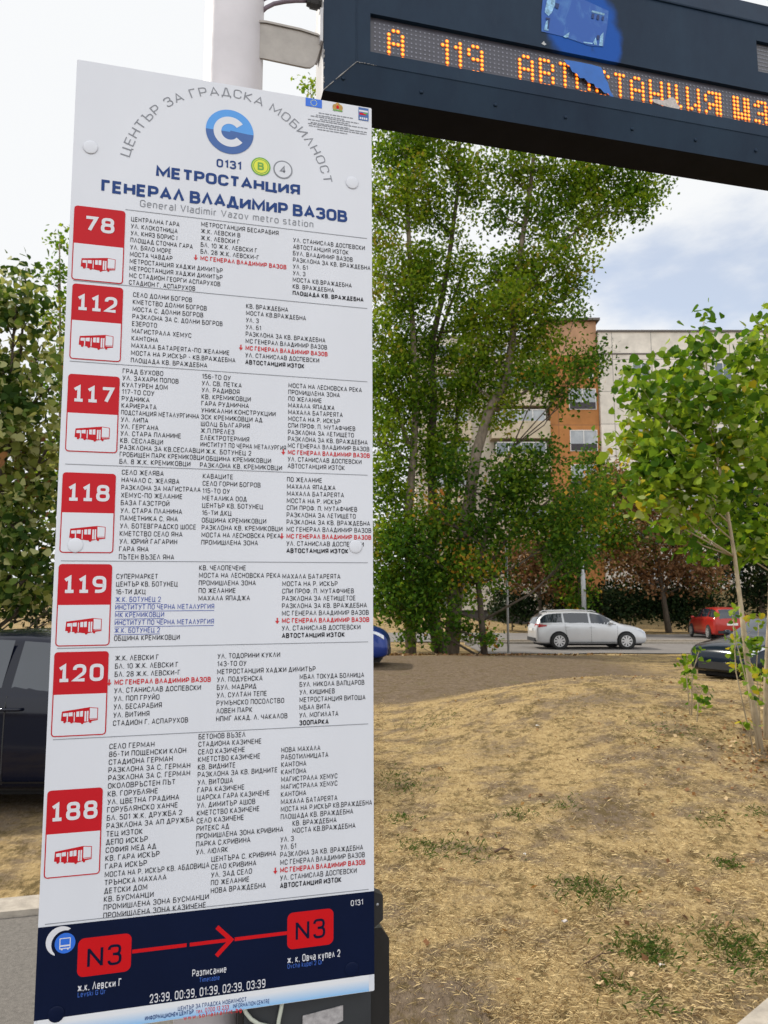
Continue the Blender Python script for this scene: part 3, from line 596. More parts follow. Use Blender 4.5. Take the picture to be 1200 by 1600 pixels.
# --- route badges
def rrect(u0, v0, u1, v1, r, n=5, corners=(1, 1, 1, 1)):
    out = []
    for (cx, cy, a0, on) in ((u0 + r, v0 + r, 180, corners[0]), (u1 - r, v0 + r, 270, corners[1]), (u1 - r, v1 - r, 0, corners[2]), (u0 + r, v1 - r, 90, corners[3])):
        if not on:
            out.append((u0 if cx < (u0 + u1) / 2 else u1, v0 if cy < (v0 + v1) / 2 else v1)); continue
        for k in range(n + 1):
            a = R_(a0 + 90 * k / n); out.append((cx + r * math.cos(a), cy + r * math.sin(a)))
    return out
BAD = [('78', 2, (62, 52), (250, 68), (60, 187), (53, 322)), ('112', 2, (55, 337), (242, 352), (51, 470), (42, 613)), ('117', 3, (62, 56), (248, 66), (56, 195), (48, 335)),
       ('118', 3, (42, 410), (234, 417), (37, 555), (31, 701)), ('119', 4, (71, 47), (257, 48), (65, 190), (58, 334)), ('120', 4, (56, 354), (245, 349), (50, 502), (42, 649)), ('188', 5, (53, 253), (242, 239), (46, 402), (38, 553))]
us0, us1 = [], []
for (t, z, tl, tr, ml, bl) in BAD:
    us0.append(zs(z, *tl)[0]); us1.append(zs(z, *tr)[0])
def bus_picto(mb, c):
    # c(x, y): x 0..1 along, y 0..1 up
    def poly(p, mi, k): mb.poly([c(x, y, k) for x, y in p], mi)
    poly([(0, .18), (.02, .80), (.76, 1.02), (.76, .06), (.60, -.02), (.25, .08)], 0, 1)      # side of the body
    for x0, x1 in ((.05, .15), (.20, .31), (.41, .49), (.51, .59)):                             # windows
        poly([(x0, .42 + .05 * (x0 < .3)), (x1, .42 + .05 * (x0 < .3)), (x1, .66 + .22 * x1), (x0, .66 + .22 * x0)], 1, 2)
    for x0, x1 in ((.155, .185), (.345, .37), (.635, .68), (.70, .74)):                         # doors
        poly([(x0, .14 - .08 * x0), (x1, .14 - .08 * x1), (x1, .66 + .16 * x1), (x0, .66 + .16 * x0)], 1, 2)
    poly([(.76, 1.02), (1.0, .96), (1.0, .14), (.76, .06)], 0, 1)                               # front
    poly([(.775, .97), (.98, .92), (.98, .28), (.775, .26)], 1, 2)
    poly([(.79, .19), (.985, .21), (.985, .24), (.79, .22)], 1, 2)
    for x, y in ((.10, .10), (.29, .06), (.58, -.02), (.80, .04)):
        mb.poly([c(x + .035 * math.cos(q), y + .07 * math.sin(q), 3) for q in np.linspace(0, 2 * math.pi, 11)[:-1]], 0)
for (t, z, tl, tr, ml, bl) in BAD:
    u0 = zs(z, *tl)[0]; u1 = zs(z, *tr)[0]
    va = (zs(z, *tl)[1] + zs(z, *tr)[1]) / 2; vm = zs(z, *ml)[1]; vb = zs(z, *bl)[1]
    hb = MB()
    hb.poly([flat(*p, 1) for p in rrect(u0, va, u1, vb, .007)], 0)
    hb.poly([flat(*p, 3) for p in rrect(u0 + .0022, vm, u1 - .0022, vb - .0022, .005, corners=(0, 0, 1, 1))], 1)
    bd = hb.build('route_badge', [m_red, m_panel], board, local=True)
    tb = MB(); cap = .0345; wt = .19; sx = 1.02 if len(t) == 3 else 1.08
    nat = sum((SLAB1 if c == '1' else GL[c])[0] + wt + .17 for c in t) - .17
    uc = (u0 + u1) / 2 - nat * cap * sx / 2; vc = (va + vm) / 2 + cap / 2 - (.004 if t == '78' else 0)
    text(tb, t, lambda X, Y, k: flat(uc + X * cap, vc - Y * cap, 5 + k), wt, .17, 0, sx, slab=True)
    tb.build('route_number', m_white, bd, local=True)
    pbm = MB(); w_ = (u1 - u0)
    bus_picto(pbm, lambda x, y, k: flat(u0 + w_ * (.17 + .67 * x), vm + (vb - vm) * (.69 - .36 * y), 5 + k))
    pbm.build('bus_pictogram', [m_red, m_panel], bd, local=True)

# --- header
def ptext(s, pl, pr, cap, wt, gap, m, name, parent=None, lift=0):
    """text from the left point to the right point given in photo pixels (mid height of the line)"""
    parent = parent or board
    a, b_ = sg(*pl), sg(*pr); tb = MB(); sx = (b_[0] - a[0]) / (twidth(s, wt, gap) * cap)
    v = (a[1] + b_[1]) / 2 + cap / 2
    text(tb, s, lambda X, Y, k: flat(a[0] + X * cap, v - Y * cap, k + lift), wt, gap, 0, sx)
    return tb.build(name, m, parent, local=True)
ptext('МЕТРОСТАНЦИЯ', zp(1, 345, 503), zp(1, 885, 566), .0268, .225, .085, m_title, 'stop_name')
ptext('ГЕНЕРАЛ ВЛАДИМИР ВАЗОВ', zp(1, 140, 556), zp(1, 1062, 666), .0288, .225, .085, m_title, 'stop_name')
ptext('General Vladimir Vazov metro station', zp(1, 285, 622), zp(1, 935, 694), .0165, .12, .2, m_grey, 'stop_name_latin')
ptext('0131', zp(1, 572, 470), zp(1, 665, 476), .0200, .19, .16, m_title, 'stop_code')
# arc of letters
pa = [zs(1, 225, 432), zs(1, 350, 280), zs(1, 480, 200), zs(1, 610, 200), zs(1, 760, 248), zs(1, 850, 308), zs(1, 940, 425), zs(1, 992, 530)]
A_ = np.array([[2 * p[0], 2 * p[1], 1] for p in pa]); B_ = np.array([p[0] ** 2 + p[1] ** 2 for p in pa])
sol = np.linalg.lstsq(A_, B_, rcond=None)[0]; acu, acv = sol[0], sol[1]; arad = math.sqrt(sol[2] + acu ** 2 + acv ** 2)
cap = .0215; wt = .10; gap = .20; s_arc = 'ЦЕНТЪР ЗА ГРАДСКА МОБИЛНОСТ'
an0 = math.atan2(pa[0][1] - acv, pa[0][0] - acu); an1 = math.atan2(pa[-1][1] - acv, pa[-1][0] - acu)
if an0 > 0: an0 -= 2 * math.pi
an0 -= .02; an1 += .03
nat = twidth(s_arc, wt, gap); tb = MB(); x = 0.0
for c in s_arc:
    w_, st = GL[c]; full = w_ + (0 if c == ' ' else wt)
    th = an0 + (an1 - an0) * (x + full / 2) / nat
    e_t = Vector((-math.sin(th), math.cos(th))); e_r = Vector((math.cos(th), math.sin(th)))
    ctr = Vector((acu, acv)) + e_r * (arad)
    sxa = (an1 - an0) * arad / (nat * cap) * .98
    def place(X, Y, k, ctr=ctr, e_t=e_t, e_r=e_r, full=full):
        p = ctr + e_t * ((X - full / 2) * cap * sxa) + e_r * ((Y - .5) * cap); return flat(p.x, p.y, k)
    if c != ' ': text(tb, c, place, wt, gap)
    x += full + gap
tb.build('arc_lettering', m_grey, board, local=True)
# disc emblem with the open ring
lc = zs(1, 622, 351); lr = .0535
def disc(mb, c, r, k, mi=0, n=40, a0=0, a1=360, ry=None):
    ry = ry or r
    mb.poly([flat(c[0] + r * math.cos(R_(a)), c[1] - ry * math.sin(R_(a)), k) for a in np.linspace(a0, a1, n + 1)[:(-1 if a1 - a0 >= 360 else None)]], mi)
em = MB()
disc(em, lc, lr, 1, 0, 30, 0, 180); disc(em, lc, lr, 1, 1, 30, 180, 360)
up_, lo_ = [], []
for a in np.linspace(38, 322, 40):
    up_.append((lc[0] + lr * .68 * math.cos(R_(a)), lc[1] - lr * .68 * math.sin(R_(a)))); lo_.append((lc[0] + lr * .36 * math.cos(R_(a)), lc[1] - lr * .36 * math.sin(R_(a))))
for i in range(39): em.quad(flat(*up_[i], 3), flat(*up_[i + 1], 3), flat(*lo_[i + 1], 3), flat(*lo_[i], 3), 2)
em.quad(flat(lc[0] + .02 * lr, lc[1] - .06 * lr, 2), flat(lc[0] + .95 * lr, lc[1] + .02 * lr, 2), flat(lc[0] + .9 * lr, lc[1] + .3 * lr, 2), flat(lc[0] + .0 * lr, lc[1] + .2 * lr, 2), 1)
em.build('emblem', [m_lblue, m_mblue, m_panel], board, local=True)
for (ctr, txt, ms) in (((738, 481), 'B', (m_yel, m_green)), ((821, 493), '4', (m_panel, m_grey))):
    c = zs(1, *ctr); r = .0222; b = MB()
    disc(b, c, r, 1, 1); disc(b, c, r * .86, 2, 0)
    if txt == 'B': disc(b, c, r * .78, 3, 1); disc(b, c, r * .70, 4, 0)
    sym = b.build('line_symbol', list(ms), board, local=True)
    tb = MB(); cp = .0185
    wd = (GL[txt][0] + .2) * cp
    text(tb, txt, lambda X, Y, k: flat(c[0] - wd / 2 + X * cp, c[1] + cp / 2 - Y * cp, 6 + k), .2, .2)
    tb.build('line_letter', ms[1], sym, local=True)
# sponsor corner: flag, crest, square and unreadable small print
fb = MB(); p, q = zs(1, 906, 222), zs(1, 967, 263)
fb.quad(flat(p[0], p[1], 1), flat(q[0], p[1], 1), flat(q[0], q[1], 1), flat(p[0], q[1], 1), 0)
fc = ((p[0] + q[0]) / 2, (p[1] + q[1]) / 2)
for k in range(12):
    a = R_(30 * k); disc(fb, (fc[0] + .0072 * math.cos(a), fc[1] + .0072 * math.sin(a)), .0011, 2, 1, 6)
fb.build('flag_print', [m_vblue, m_yel], board, local=True)
cb = MB(); c = zs(1, 1026, 258)
disc(cb, (c[0], c[1] - .003), .0065, 1, 0, 16, ry=.008); disc(cb, (c[0] - .007, c[1] + .001), .0055, 2, 0, 14, ry=.0075); disc(cb, (c[0] + .007, c[1] + .001), .0055, 3, 0, 14, ry=.0075)
disc(cb, (c[0], c[1] + .0005), .0036, 4, 1, 12, ry=.0048); cb.quad(flat(c[0] - .011, c[1] + .0075, 4), flat(c[0] + .011, c[1] + .0075, 4), flat(c[0] + .012, c[1] + .0105, 4), flat(c[0] - .012, c[1] + .0105, 4), 2)
cb.build('crest_print', [m_gold, m_brred, m_green], board, local=True)
sb = MB(); p, q = zs(1, 1104, 258), zs(1, 1142, 312)
def sq(x0, y0, x1, y1, k, mi): sb.quad(*[flat(p[0] + (q[0] - p[0]) * x, p[1] + (q[1] - p[1]) * y, k) for x, y in ((x0, y0), (x1, y0), (x1, y1), (x0, y1))], mi)
sq(0, 0, 1, 1, 1, 0); sq(.06, .2, .94, .34, 2, 1); sq(.1, .42, .72, .58, 2, 2); sq(.5, .38, .9, .48, 3, 3)
for k in range(4): sq(.12 + .2 * k, .76, .27 + .2 * k, .92, 2, 1)
sb.build('programme_print', [m_mblue, m_white, m_brred, m_green], board, local=True)
sp = MB()
for i, (xa, xb) in enumerate(((955, 1085), (945, 1050), (925, 1105), (960, 1070), (915, 1138), (925, 1010 + 60), (915, 1137), (918, 1134), (950, 1062))):
    yy = 279 + i * 7.6; pa_ = zs(1, xa, yy + (xa - 915) * .09); pb_ = zs(1, xb, yy + (xb - 915) * .09); v = (pa_[1] + pb_[1]) / 2; u = pa_[0]
    while u < pb_[0]:
        w_ = random.uniform(.004, .013)
        sp.quad(flat(u, v), flat(min(u + w_, pb_[0]), v), flat(min(u + w_, pb_[0]), v + .0022), flat(u, v + .0022)); u += w_ + .0016
sp.build('small_print', m_grey, board, local=True)

# --- night line strip
nb = MB()
vt = (sg(58.7, 1451.7)[1] + sg(583, 1390.3)[1]) / 2; vb = (sg(52.8, 1595.5)[1] + sg(585, 1521.5)[1]) / 2
nb.quad(flat(0, vt), flat(BW, vt), flat(BW, vb), flat(0, vb))
night = nb.build('night_line_strip', m_navy, board, local=True)
def zq(x, y): return zs(6, x, y)
for (tl, tr, bl, br) in (((165, 190), (332, 178), (165, 312), (332, 295)), ((818, 112), (962, 98), (818, 229), (962, 208))):
    u0, u1 = zq(*tl)[0], zq(*tr)[0]; v0 = (zq(*tl)[1] + zq(*tr)[1]) / 2; v1 = (zq(*bl)[1] + zq(*br)[1]) / 2
    b = MB(); b.poly([flat(*p, 2) for p in rrect(u0, v0, u1, v1, .012)]); bd = b.build('line_badge', m_brred, night, local=True)
    tb = MB(); cp = (v1 - v0) * .54; wt = .13
    sx = (u1 - u0) * .64 / (twidth('N3', wt, .22) * cp)
    text(tb, 'N3', lambda X, Y, k: flat(u0 + (u1 - u0) * .18 + X * cp, v0 + (v1 - v0) * .79 - Y * cp, 4 + k), wt, .22, 0, sx)
    tb.build('line_number', m_navy, bd, local=True)
ab = MB()
va = (zq(335, 233)[1] + zq(815, 175)[1]) / 2
for x0, x1 in ((333, 503), (513, 640), (653, 818)):
    a, b_ = zq(x0, 233 - (x0 - 335) * .12), zq(x1, 233 - (x1 - 335) * .12)
    ab.quad(flat(a[0], va - .0035, 2), flat(b_[0], va - .0035, 2), flat(b_[0], va + .0035, 2), flat(a[0], va + .0035, 2))
tip = zq(642, 197)[0]; bk = zq(597, 200)[0]; dv = (zq(597, 248)[1] - zq(597, 158)[1]) / 2
stroke(ab, [Vector((bk, va - dv)), Vector((tip, va)), Vector((bk, va + dv))], .0085, lambda X, Y: flat(X, Y, 3))
ab.build('direction_arrow', m_brred, night, local=True)
ptext('ж.к. Левски Г', zp(6, 163, 346), zp(6, 300, 328), .0145, .15, .2, m_white, 'terminus_name', night, 2)
ptext('Levski G Qr', zp(6, 163, 368), zp(6, 250, 357), .0095, .15, .22, m_dblue, 'terminus_name_latin', night, 2)
ptext('ж. к. Овча купел 2', zp(6, 818, 260), zp(6, 983, 236), .0145, .15, .2, m_white, 'terminus_name', night, 2)
ptext('Ovcha kupel 2 Qr', zp(6, 818, 280), zp(6, 928, 264), .0095, .15, .22, m_dblue, 'terminus_name_latin', night, 2)
ptext('Разписание', zp(6, 521, 300), zp(6, 627, 288), .0135, .14, .2, m_white, 'timetable_heading', night, 2)
ptext('Timetable', zp(6, 543, 322), zp(6, 606, 314), .009, .15, .22, m_dblue, 'timetable_heading_latin', night, 2)
ptext('23:39, 00:39, 01:39, 02:39, 03:39', zp(6, 388, 380), zp(6, 749, 332), .0165, .14, .2, m_white, 'departure_times', night, 2)
ptext('0131', zp(6, 1016, 83), zp(6, 1054, 77), .0115, .14, .2, m_white, 'stop_code', night, 2)
mo = MB(); c0 = sg(95.5, 1470.3); r0 = .0272; c1 = sg(101.5, 1474); r1 = .0243
outer = [(c0[0] + r0 * math.cos(a), c0[1] - r0 * math.sin(a)) for a in np.linspace(R_(52), R_(248), 24)]
inner = [(c1[0] + r1 * math.cos(a), c1[1] - r1 * math.sin(a)) for a in np.linspace(R_(78), R_(222), 24)]
for i in range(23): mo.quad(flat(*outer[i], 2), flat(*outer[i + 1], 2), flat(*inner[i + 1], 2), flat(*inner[i], 2), 0)
disc(mo, sg(101.8, 1473.3), .0186, 3, 1)
c = sg(101.8, 1473.5); w_ = .0092
stroke(mo, [Vector((c[0] - w_, c[1] - w_)), Vector((c[0] + w_, c[1] - w_)), Vector((c[0] + w_, c[1] + w_)), Vector((c[0] - w_, c[1] + w_))], .0016, lambda X, Y: flat(X, Y, 4), 0, True)
mo.quad(flat(c[0] - w_, c[1] + w_ * .3, 5), flat(c[0] + w_, c[1] + w_ * .3, 5), flat(c[0] + w_, c[1] + w_ * .6, 5), flat(c[0] - w_, c[1] + w_ * .6, 5), 0)
for s_ in (-1, 1): mo.quad(flat(c[0] + s_ * w_ * .6 - .0015, c[1] + w_, 5), flat(c[0] + s_ * w_ * .6 + .0015, c[1] + w_, 5), flat(c[0] + s_ * w_ * .6 + .0015, c[1] + w_ * 1.3, 5), flat(c[0] + s_ * w_ * .6 - .0015, c[1] + w_ * 1.3, 5), 0)
mo.build('moon_emblem', [m_white, m_vblue], night, local=True)
# foot strip printed white to light blue
m_strip, nt, bsd = newmat('foot_strip_print')
tcn = nt.nodes.new('ShaderNodeTexCoord'); sx_ = nt.nodes.new('ShaderNodeSeparateXYZ'); mr_ = nt.nodes.new('ShaderNodeMapRange'); rp_ = nt.nodes.new('ShaderNodeValToRGB')
nt.links.new(tcn.outputs['Object'], sx_.inputs[0]); nt.links.new(sx_.outputs[2], mr_.inputs[0])
mr_.inputs[1].default_value = BH - vb; mr_.inputs[2].default_value = 0.0
nt.links.new(mr_.outputs[0], rp_.inputs[0]); nt.links.new(rp_.outputs[0], bsd.inputs['Base Color'])
rp_.color_ramp.elements[0].color = (.72, .73, .76, 1); rp_.color_ramp.elements[1].color = (.22, .48, .80, 1); rp_.color_ramp.elements[0].position = .25
bsd.inputs['Roughness'].default_value = .4
fs = MB(); fs.quad(flat(0.006, vb, 0), flat(BW - .012, vb, 0), flat(BW - .012, BH - .001, 0), flat(0.006, BH - .001, 0))
foot = fs.build('foot_strip', m_strip, board, local=True)
ptext('ЦЕНТЪР ЗА ГРАДСКА МОБИЛНОСТ', zp(6, 476, 411), zp(6, 690, 382), .0085, .16, .18, m_title, 'footer_text', foot, 2)
ptext('ИНФОРМАЦИОНЕН ЦЕНТЪР', zp(6, 373, 441), zp(6, 525, 421), .0085, .2, .16, m_title, 'footer_text', foot, 2)
ptext('тел. 0700 13 233', zp(6, 533, 420), zp(6, 635, 406), .0085, .16, .18, m_redt, 'footer_text', foot, 2)
ptext('INFORMATION CENTRE', zp(6, 648, 404), zp(6, 762, 387), .0085, .16, .18, m_title, 'footer_text', foot, 2)
ptext('www.sofiatraffic.bg', zp(6, 493, 440), zp(6, 675, 415), .0085, .17, .28, m_redt, 'footer_text', foot, 2)
# bolt heads under the film
for (px, py), mm in (((141.5, 230.5), m_panel), ((550, 286), m_panel), ((118, 852), m_panel), ((555.5, 854), m_panel), ((88, 1584), m_navy), ((549.5, 1514), m_navy)):
    u, v = sg(px, py); b = MB(); b.lathe([(.0150, 0), (.0145, .0004), (.0124, .0009), (.006, .0013), (.001, .0014)], bp(u, v, P0 - LIFT * 8), (0, -1, 0), 28)
    b.build('bolt', mm, board, smooth=True, local=True)
# the dark clamp that shows past the right edge
m_dark = mat('dark_steel', (0.012, 0.011, 0.011), 0.5, var=.3, scale=20)
m_rivet = mat('rivet_steel', (0.30, 0.30, 0.31), 0.4, metal=.6, var=.1)
clb = MB(); u = BW; vv = [sg(584, y, .03)[1] for y in (1385, 1393, 1431, 1443)]
un = sg(594, 1400, .03)[0]
clb.prism([(u - .25, vv[0]), (u - .001, vv[0]), (un, vv[1]), (un, vv[2]), (u - .001, vv[3]), (u - .25, vv[3])], .0055, .035, bp)
cl = clb.build('clamp', m_dark, board, local=True)
rb = MB(); c = sg(590, 1413.5, .0045); rb.lathe([(.0035, 0), (.003, .0012), (.0008, .002)], bp(c[0], c[1], .0053), (0, -1, 0), 14); rb.build('rivet', m_rivet, cl, local=True, smooth=True)

# ================================================================ POLE, DISPLAY, CABINET
m_pole = mat('pole_paint', (0.56, 0.53, 0.55), 0.45, var=.10, scale=5, bump=.08, bscale=30)
m_rust = mat('rust_spot', (0.16, 0.06, 0.02), 0.9, var=.3, scale=40)
POFF = .155
uc, vc = sg(365, 95, POFF); pw = TL + BR @ Vector((uc, POFF, -vc))
pole = thing('support_pole', 'pale grey round steel pole standing behind the white board', 'pole', loc=(pw.x, pw.y, 0))
PR = 0.0735
b = MB(); b.lathe([(PR, 0.0), (PR, 2.0), (PR, 4.6), (PR * .9, 4.62)], (pw.x, pw.y, 0), (0, 0, 1), 48); b.build('shaft', m_pole, pole, smooth=True)
b = MB(); b.lathe([(.16, 0), (.16, .05), (.155, .055)], (pw.x, pw.y, 0.02), (0, 0, 1), 32); b.build('foot_flange', m_pole, pole)

DOFF = .085
def dp3(u, v, y): return TL + BR @ Vector((u, y, -v))
ul, vbo = sg(505, 141, DOFF + .018); ui, vbi = sg(557, 97, DOFF)
vtop = sg(1172, 3.5, DOFF + .018)[1]; vti = (sg(1030, 0, DOFF)[1] + sg(1200, 40, DOFF)[1]) / 2
wu0, wv0 = sg(578.7, 20.5, DOFF); wv1 = sg(578.7, 80.5, DOFF)[1]
c0_ = sg(586.0, 80, DOFF + .012)[0]; c76 = sg(1074.3, 160, DOFF + .012)[0]; pit = (c76 - c0_) / 76
NC = 124
ur = c0_ + pit * NC + .10
M_disp = Matrix.Translation(dp3((ul + ur) / 2, vbo, DOFF + .08)) @ BR.to_4x4()
Mdi = M_disp.inverted()
disp = thing('passenger_display', 'dark blue electronic destination display with orange lit letters hanging beside the pole', 'display', M=M_disp)
def dpt(u, v, y): return tuple(Mdi @ dp3(u, v, y))
wu1 = c0_ + pit * (NC - .3)
# navy steel with a sprayed blue blotch
m_case, nt, bsd = newmat('navy_steel'); N = nt.nodes.new; K = nt.links.new
bsd.inputs['Roughness'].default_value = .5; bsd.inputs['Specular IOR Level'].default_value = .18
tcn = N('ShaderNodeTexCoord')
n1 = N('ShaderNodeTexNoise'); n1.inputs['Scale'].default_value = 5; n1.inputs['Detail'].default_value = 8; n1.inputs['Roughness'].default_value = .7
mpn = N('ShaderNodeMapping'); mpn.inputs['Scale'].default_value = (1, 1, .5); K(tcn.outputs['Object'], mpn.inputs[0]); K(mpn.outputs[0], n1.inputs['Vector'])
rp = N('ShaderNodeValToRGB'); K(n1.outputs[0], rp.inputs[0])
e = rp.color_ramp.elements; e[0].position = .3; e[0].color = (.0055, .016, .037, 1); e[1].position = .75; e[1].color = (.014, .034, .062, 1)
n9 = N('ShaderNodeTexNoise'); n9.inputs['Scale'].default_value = 26; n9.inputs['Detail'].default_value = 9; n9.inputs['Roughness'].default_value = .75
mp9 = N('ShaderNodeMapping'); mp9.inputs['Scale'].default_value = (1, 1, .22); K(tcn.outputs['Object'], mp9.inputs[0]); K(mp9.outputs[0], n9.inputs['Vector'])
r9 = N('ShaderNodeMapRange'); r9.inputs[1].default_value = .60; r9.inputs[2].default_value = .82; r9.inputs[4].default_value = .35; K(n9.outputs[0], r9.inputs[0])
sx9 = N('ShaderNodeMix'); sx9.data_type = 'RGBA'; sx9.inputs[7].default_value = (.06, .075, .09, 1); K(r9.outputs[0], sx9.inputs[0]); K(rp.outputs[0], sx9.inputs[6])
nw = N('ShaderNodeTexNoise'); nw.inputs['Scale'].default_value = 16; nw.inputs['Detail'].default_value = 5; K(tcn.outputs['Object'], nw.inputs['Vector'])
nwc = N('ShaderNodeVectorMath'); nwc.operation = 'MULTIPLY_ADD'; nwc.inputs[1].default_value = (.055, .055, .055); nwc.inputs[2].default_value = (-.0275, -.0275, -.0275); K(nw.outputs['Color'], nwc.inputs[0])
wob = N('ShaderNodeVectorMath'); wob.operation = 'ADD'; K(tcn.outputs['Object'], wob.inputs[0]); K(nwc.outputs[0], wob.inputs[1])
def paint_mask(cpx, cpy, rx, ry, edge):
    u, v = sg(cpx, cpy, DOFF); c = dpt(u, v, DOFF); s = 1.87 / F
    sub = N('ShaderNodeVectorMath'); sub.operation = 'SUBTRACT'; sub.inputs[1].default_value = c; K(wob.outputs[0], sub.inputs[0])
    mul = N('ShaderNodeVectorMath'); mul.operation = 'MULTIPLY'; mul.inputs[1].default_value = (1 / (rx * s), 0, 1 / (ry * s)); K(sub.outputs[0], mul.inputs[0])
    ln = N('ShaderNodeVectorMath'); ln.operation = 'LENGTH'; K(mul.outputs[0], ln.inputs[0])
    mr = N('ShaderNodeMapRange'); mr.interpolation_type = 'SMOOTHSTEP'; mr.inputs[1].default_value = 1 + edge; mr.inputs[2].default_value = 1 - edge; K(ln.outputs['Value'], mr.inputs[0])
    return mr.outputs[0]
masks = [paint_mask(915, 25, 58, 62, .22), paint_mask(945, 62, 30, 50, .25), paint_mask(885, 55, 32, 40, .3), paint_mask(905, 85, 30, 34, .3), paint_mask(930, 100, 28, 26, .35)]
cur = masks[0]
for q in masks[1:]:
    mxn = N('ShaderNodeMath'); mxn.operation = 'MAXIMUM'; K(cur, mxn.inputs[0]); K(q, mxn.inputs[1]); cur = mxn.outputs[0]
pm = N('ShaderNodeMix'); pm.data_type = 'RGBA'; pm.inputs[7].default_value = (.005, .075, .36, 1); K(cur, pm.inputs[0]); K(sx9.outputs[2], pm.inputs[6])
K(pm.outputs[2], bsd.inputs['Base Color'])
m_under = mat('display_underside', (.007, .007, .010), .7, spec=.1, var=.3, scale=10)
m_side = mat('display_side_pale', (.50, .49, .50), .55, var=.12, scale=12)
YF, YE, YB = DOFF, DOFF + .018, DOFF + .135
b = MB()
uir = ur - (ui - ul); hole = (wu0, wv0, wu1, wv1)
smu0, smv0 = sg(1181.5, 63, DOFF); smv1 = sg(1183, 111, DOFF)[1]; sm = (smu0, smv0, wu1 - .05, smv1)
def Q(u0, v0, u1, v1, y): b.quad(dpt(u0, v0, y), dpt(u1, v0, y), dpt(u1, v1, y), dpt(u0, v1, y))
# inner front plate in strips round the two windows
Q(ui, vti, uir, sm[1], YF); Q(ui, sm[1], sm[0], sm[3], YF); Q(sm[2], sm[1], uir, sm[3], YF); Q(ui, sm[3], uir, hole[1], YF)
Q(ui, hole[1], hole[0], hole[3], YF); Q(hole[2], hole[1], uir, hole[3], YF); Q(ui, hole[3], uir, vbi, YF)
# sloped border
I = [(ui, vti), (uir, vti), (uir, vbi), (ui, vbi)]; O = [(ul, vtop), (ur, vtop), (ur, vbo), (ul, vbo)]
for k in range(4):
    a, c = I[k], I[(k + 1) % 4]; d, f = O[(k + 1) % 4], O[k]
    b.quad(dpt(*a, YF), dpt(*f, YE), dpt(*d, YE), dpt(*c, YF))
b.quad(dpt(ul, vtop, YE), dpt(ur, vtop, YE), dpt(ur, vtop, YB), dpt(ul, vtop, YB)); b.quad(dpt(ur, vtop, YE), dpt(ur, vbo, YE), dpt(ur, vbo, YB), dpt(ur, vtop, YB)); b.quad(dpt(ul, vtop, YB), dpt(ur, vtop, YB), dpt(ur, vbo, YB), dpt(ul, vbo, YB))
for h in (hole, sm):                                  # reveals of the windows
    d = YF + .013
    for (p, q) in (((h[0], h[1]), (h[2], h[1])), ((h[2], h[1]), (h[2], h[3])), ((h[2], h[3]), (h[0], h[3])), ((h[0], h[3]), (h[0], h[1]))):
        b.quad(dpt(*p, YF), dpt(*q, YF), dpt(*q, d), dpt(*p, d))
b.build('housing', m_case, disp, local=True)
b = MB(); b.quad(dpt(ul, vbo, YE), dpt(ur, vbo, YE), dpt(ur, vbo, YB), dpt(ul, vbo, YB)); b.build('underside', m_under, disp, local=True)
b = MB(); b.quad(dpt(ul, vtop, YE + .0), dpt(ul, vbo, YE), dpt(ul, vbo, YB), dpt(ul, vtop, YB)); b.build('end_plate', m_side, disp, local=True)
# raised seam along the top and chipped weld lines
m_chip = mat('chipped_weld', (.30, .29, .28), .7, var=.5, scale=120)
b = MB()
b.tube([dpt(ui, vti, YF - .001), dpt(uir, vti, YF - .001)], .004, 6); b.tube([dpt(ui, vti, YF - .0005), dpt(ui, vbi, YF - .0005)], .0016, 6); b.tube([dpt(ui, vbi, YF), dpt(uir, vbi, YF)], .0016, 6)
b.build('seam', m_case, disp, local=True)
b = MB()
for k in range(16):
    t = k / 16
    if random.random() < .85:
        b.tube([dpt(ul + (ui - ul) * t, vbo + (vbi - vbo) * t, YE + (YF - YE) * t - .001), dpt(ul + (ui - ul) * (t + .06), vbo + (vbi - vbo) * (t + .06), YE + (YF - YE) * (t + .06) - .001)], random.uniform(.0006, .0016), 5)
for k in range(9):
    u = ui + .006 * k + random.uniform(0, .003); b.tube([dpt(u, vbi, YF - .001), dpt(u + .004, vbi + random.uniform(-.001, .001), YF - .001)], random.uniform(.0006, .0014), 5)
for k in range(14):
    v = vbo - random.uniform(.0, .11); b.tube([dpt(ul + .001, v, YE - .001), dpt(ul + .001 + random.uniform(-.001, .001), v - random.uniform(.002, .008), YE - .001)], random.uniform(.0008, .0018), 5)
b.build('paint_chips', m_chip, disp, local=True)
b = None
for k in range(9):
    u = ul + .05 + k * (ur - ul - .1) / 8; t = .45
    sc = MB(); v = vbo + (vbi - vbo) * t; y = YE + (YF - YE) * t
    sc.lathe([(.0055, 0), (.0045, .002), (.001, .0028)], dpt(u, v, y - .0004), (0, -1, 0), 12); sc.build('screw', m_case, disp, local=True, smooth=True)
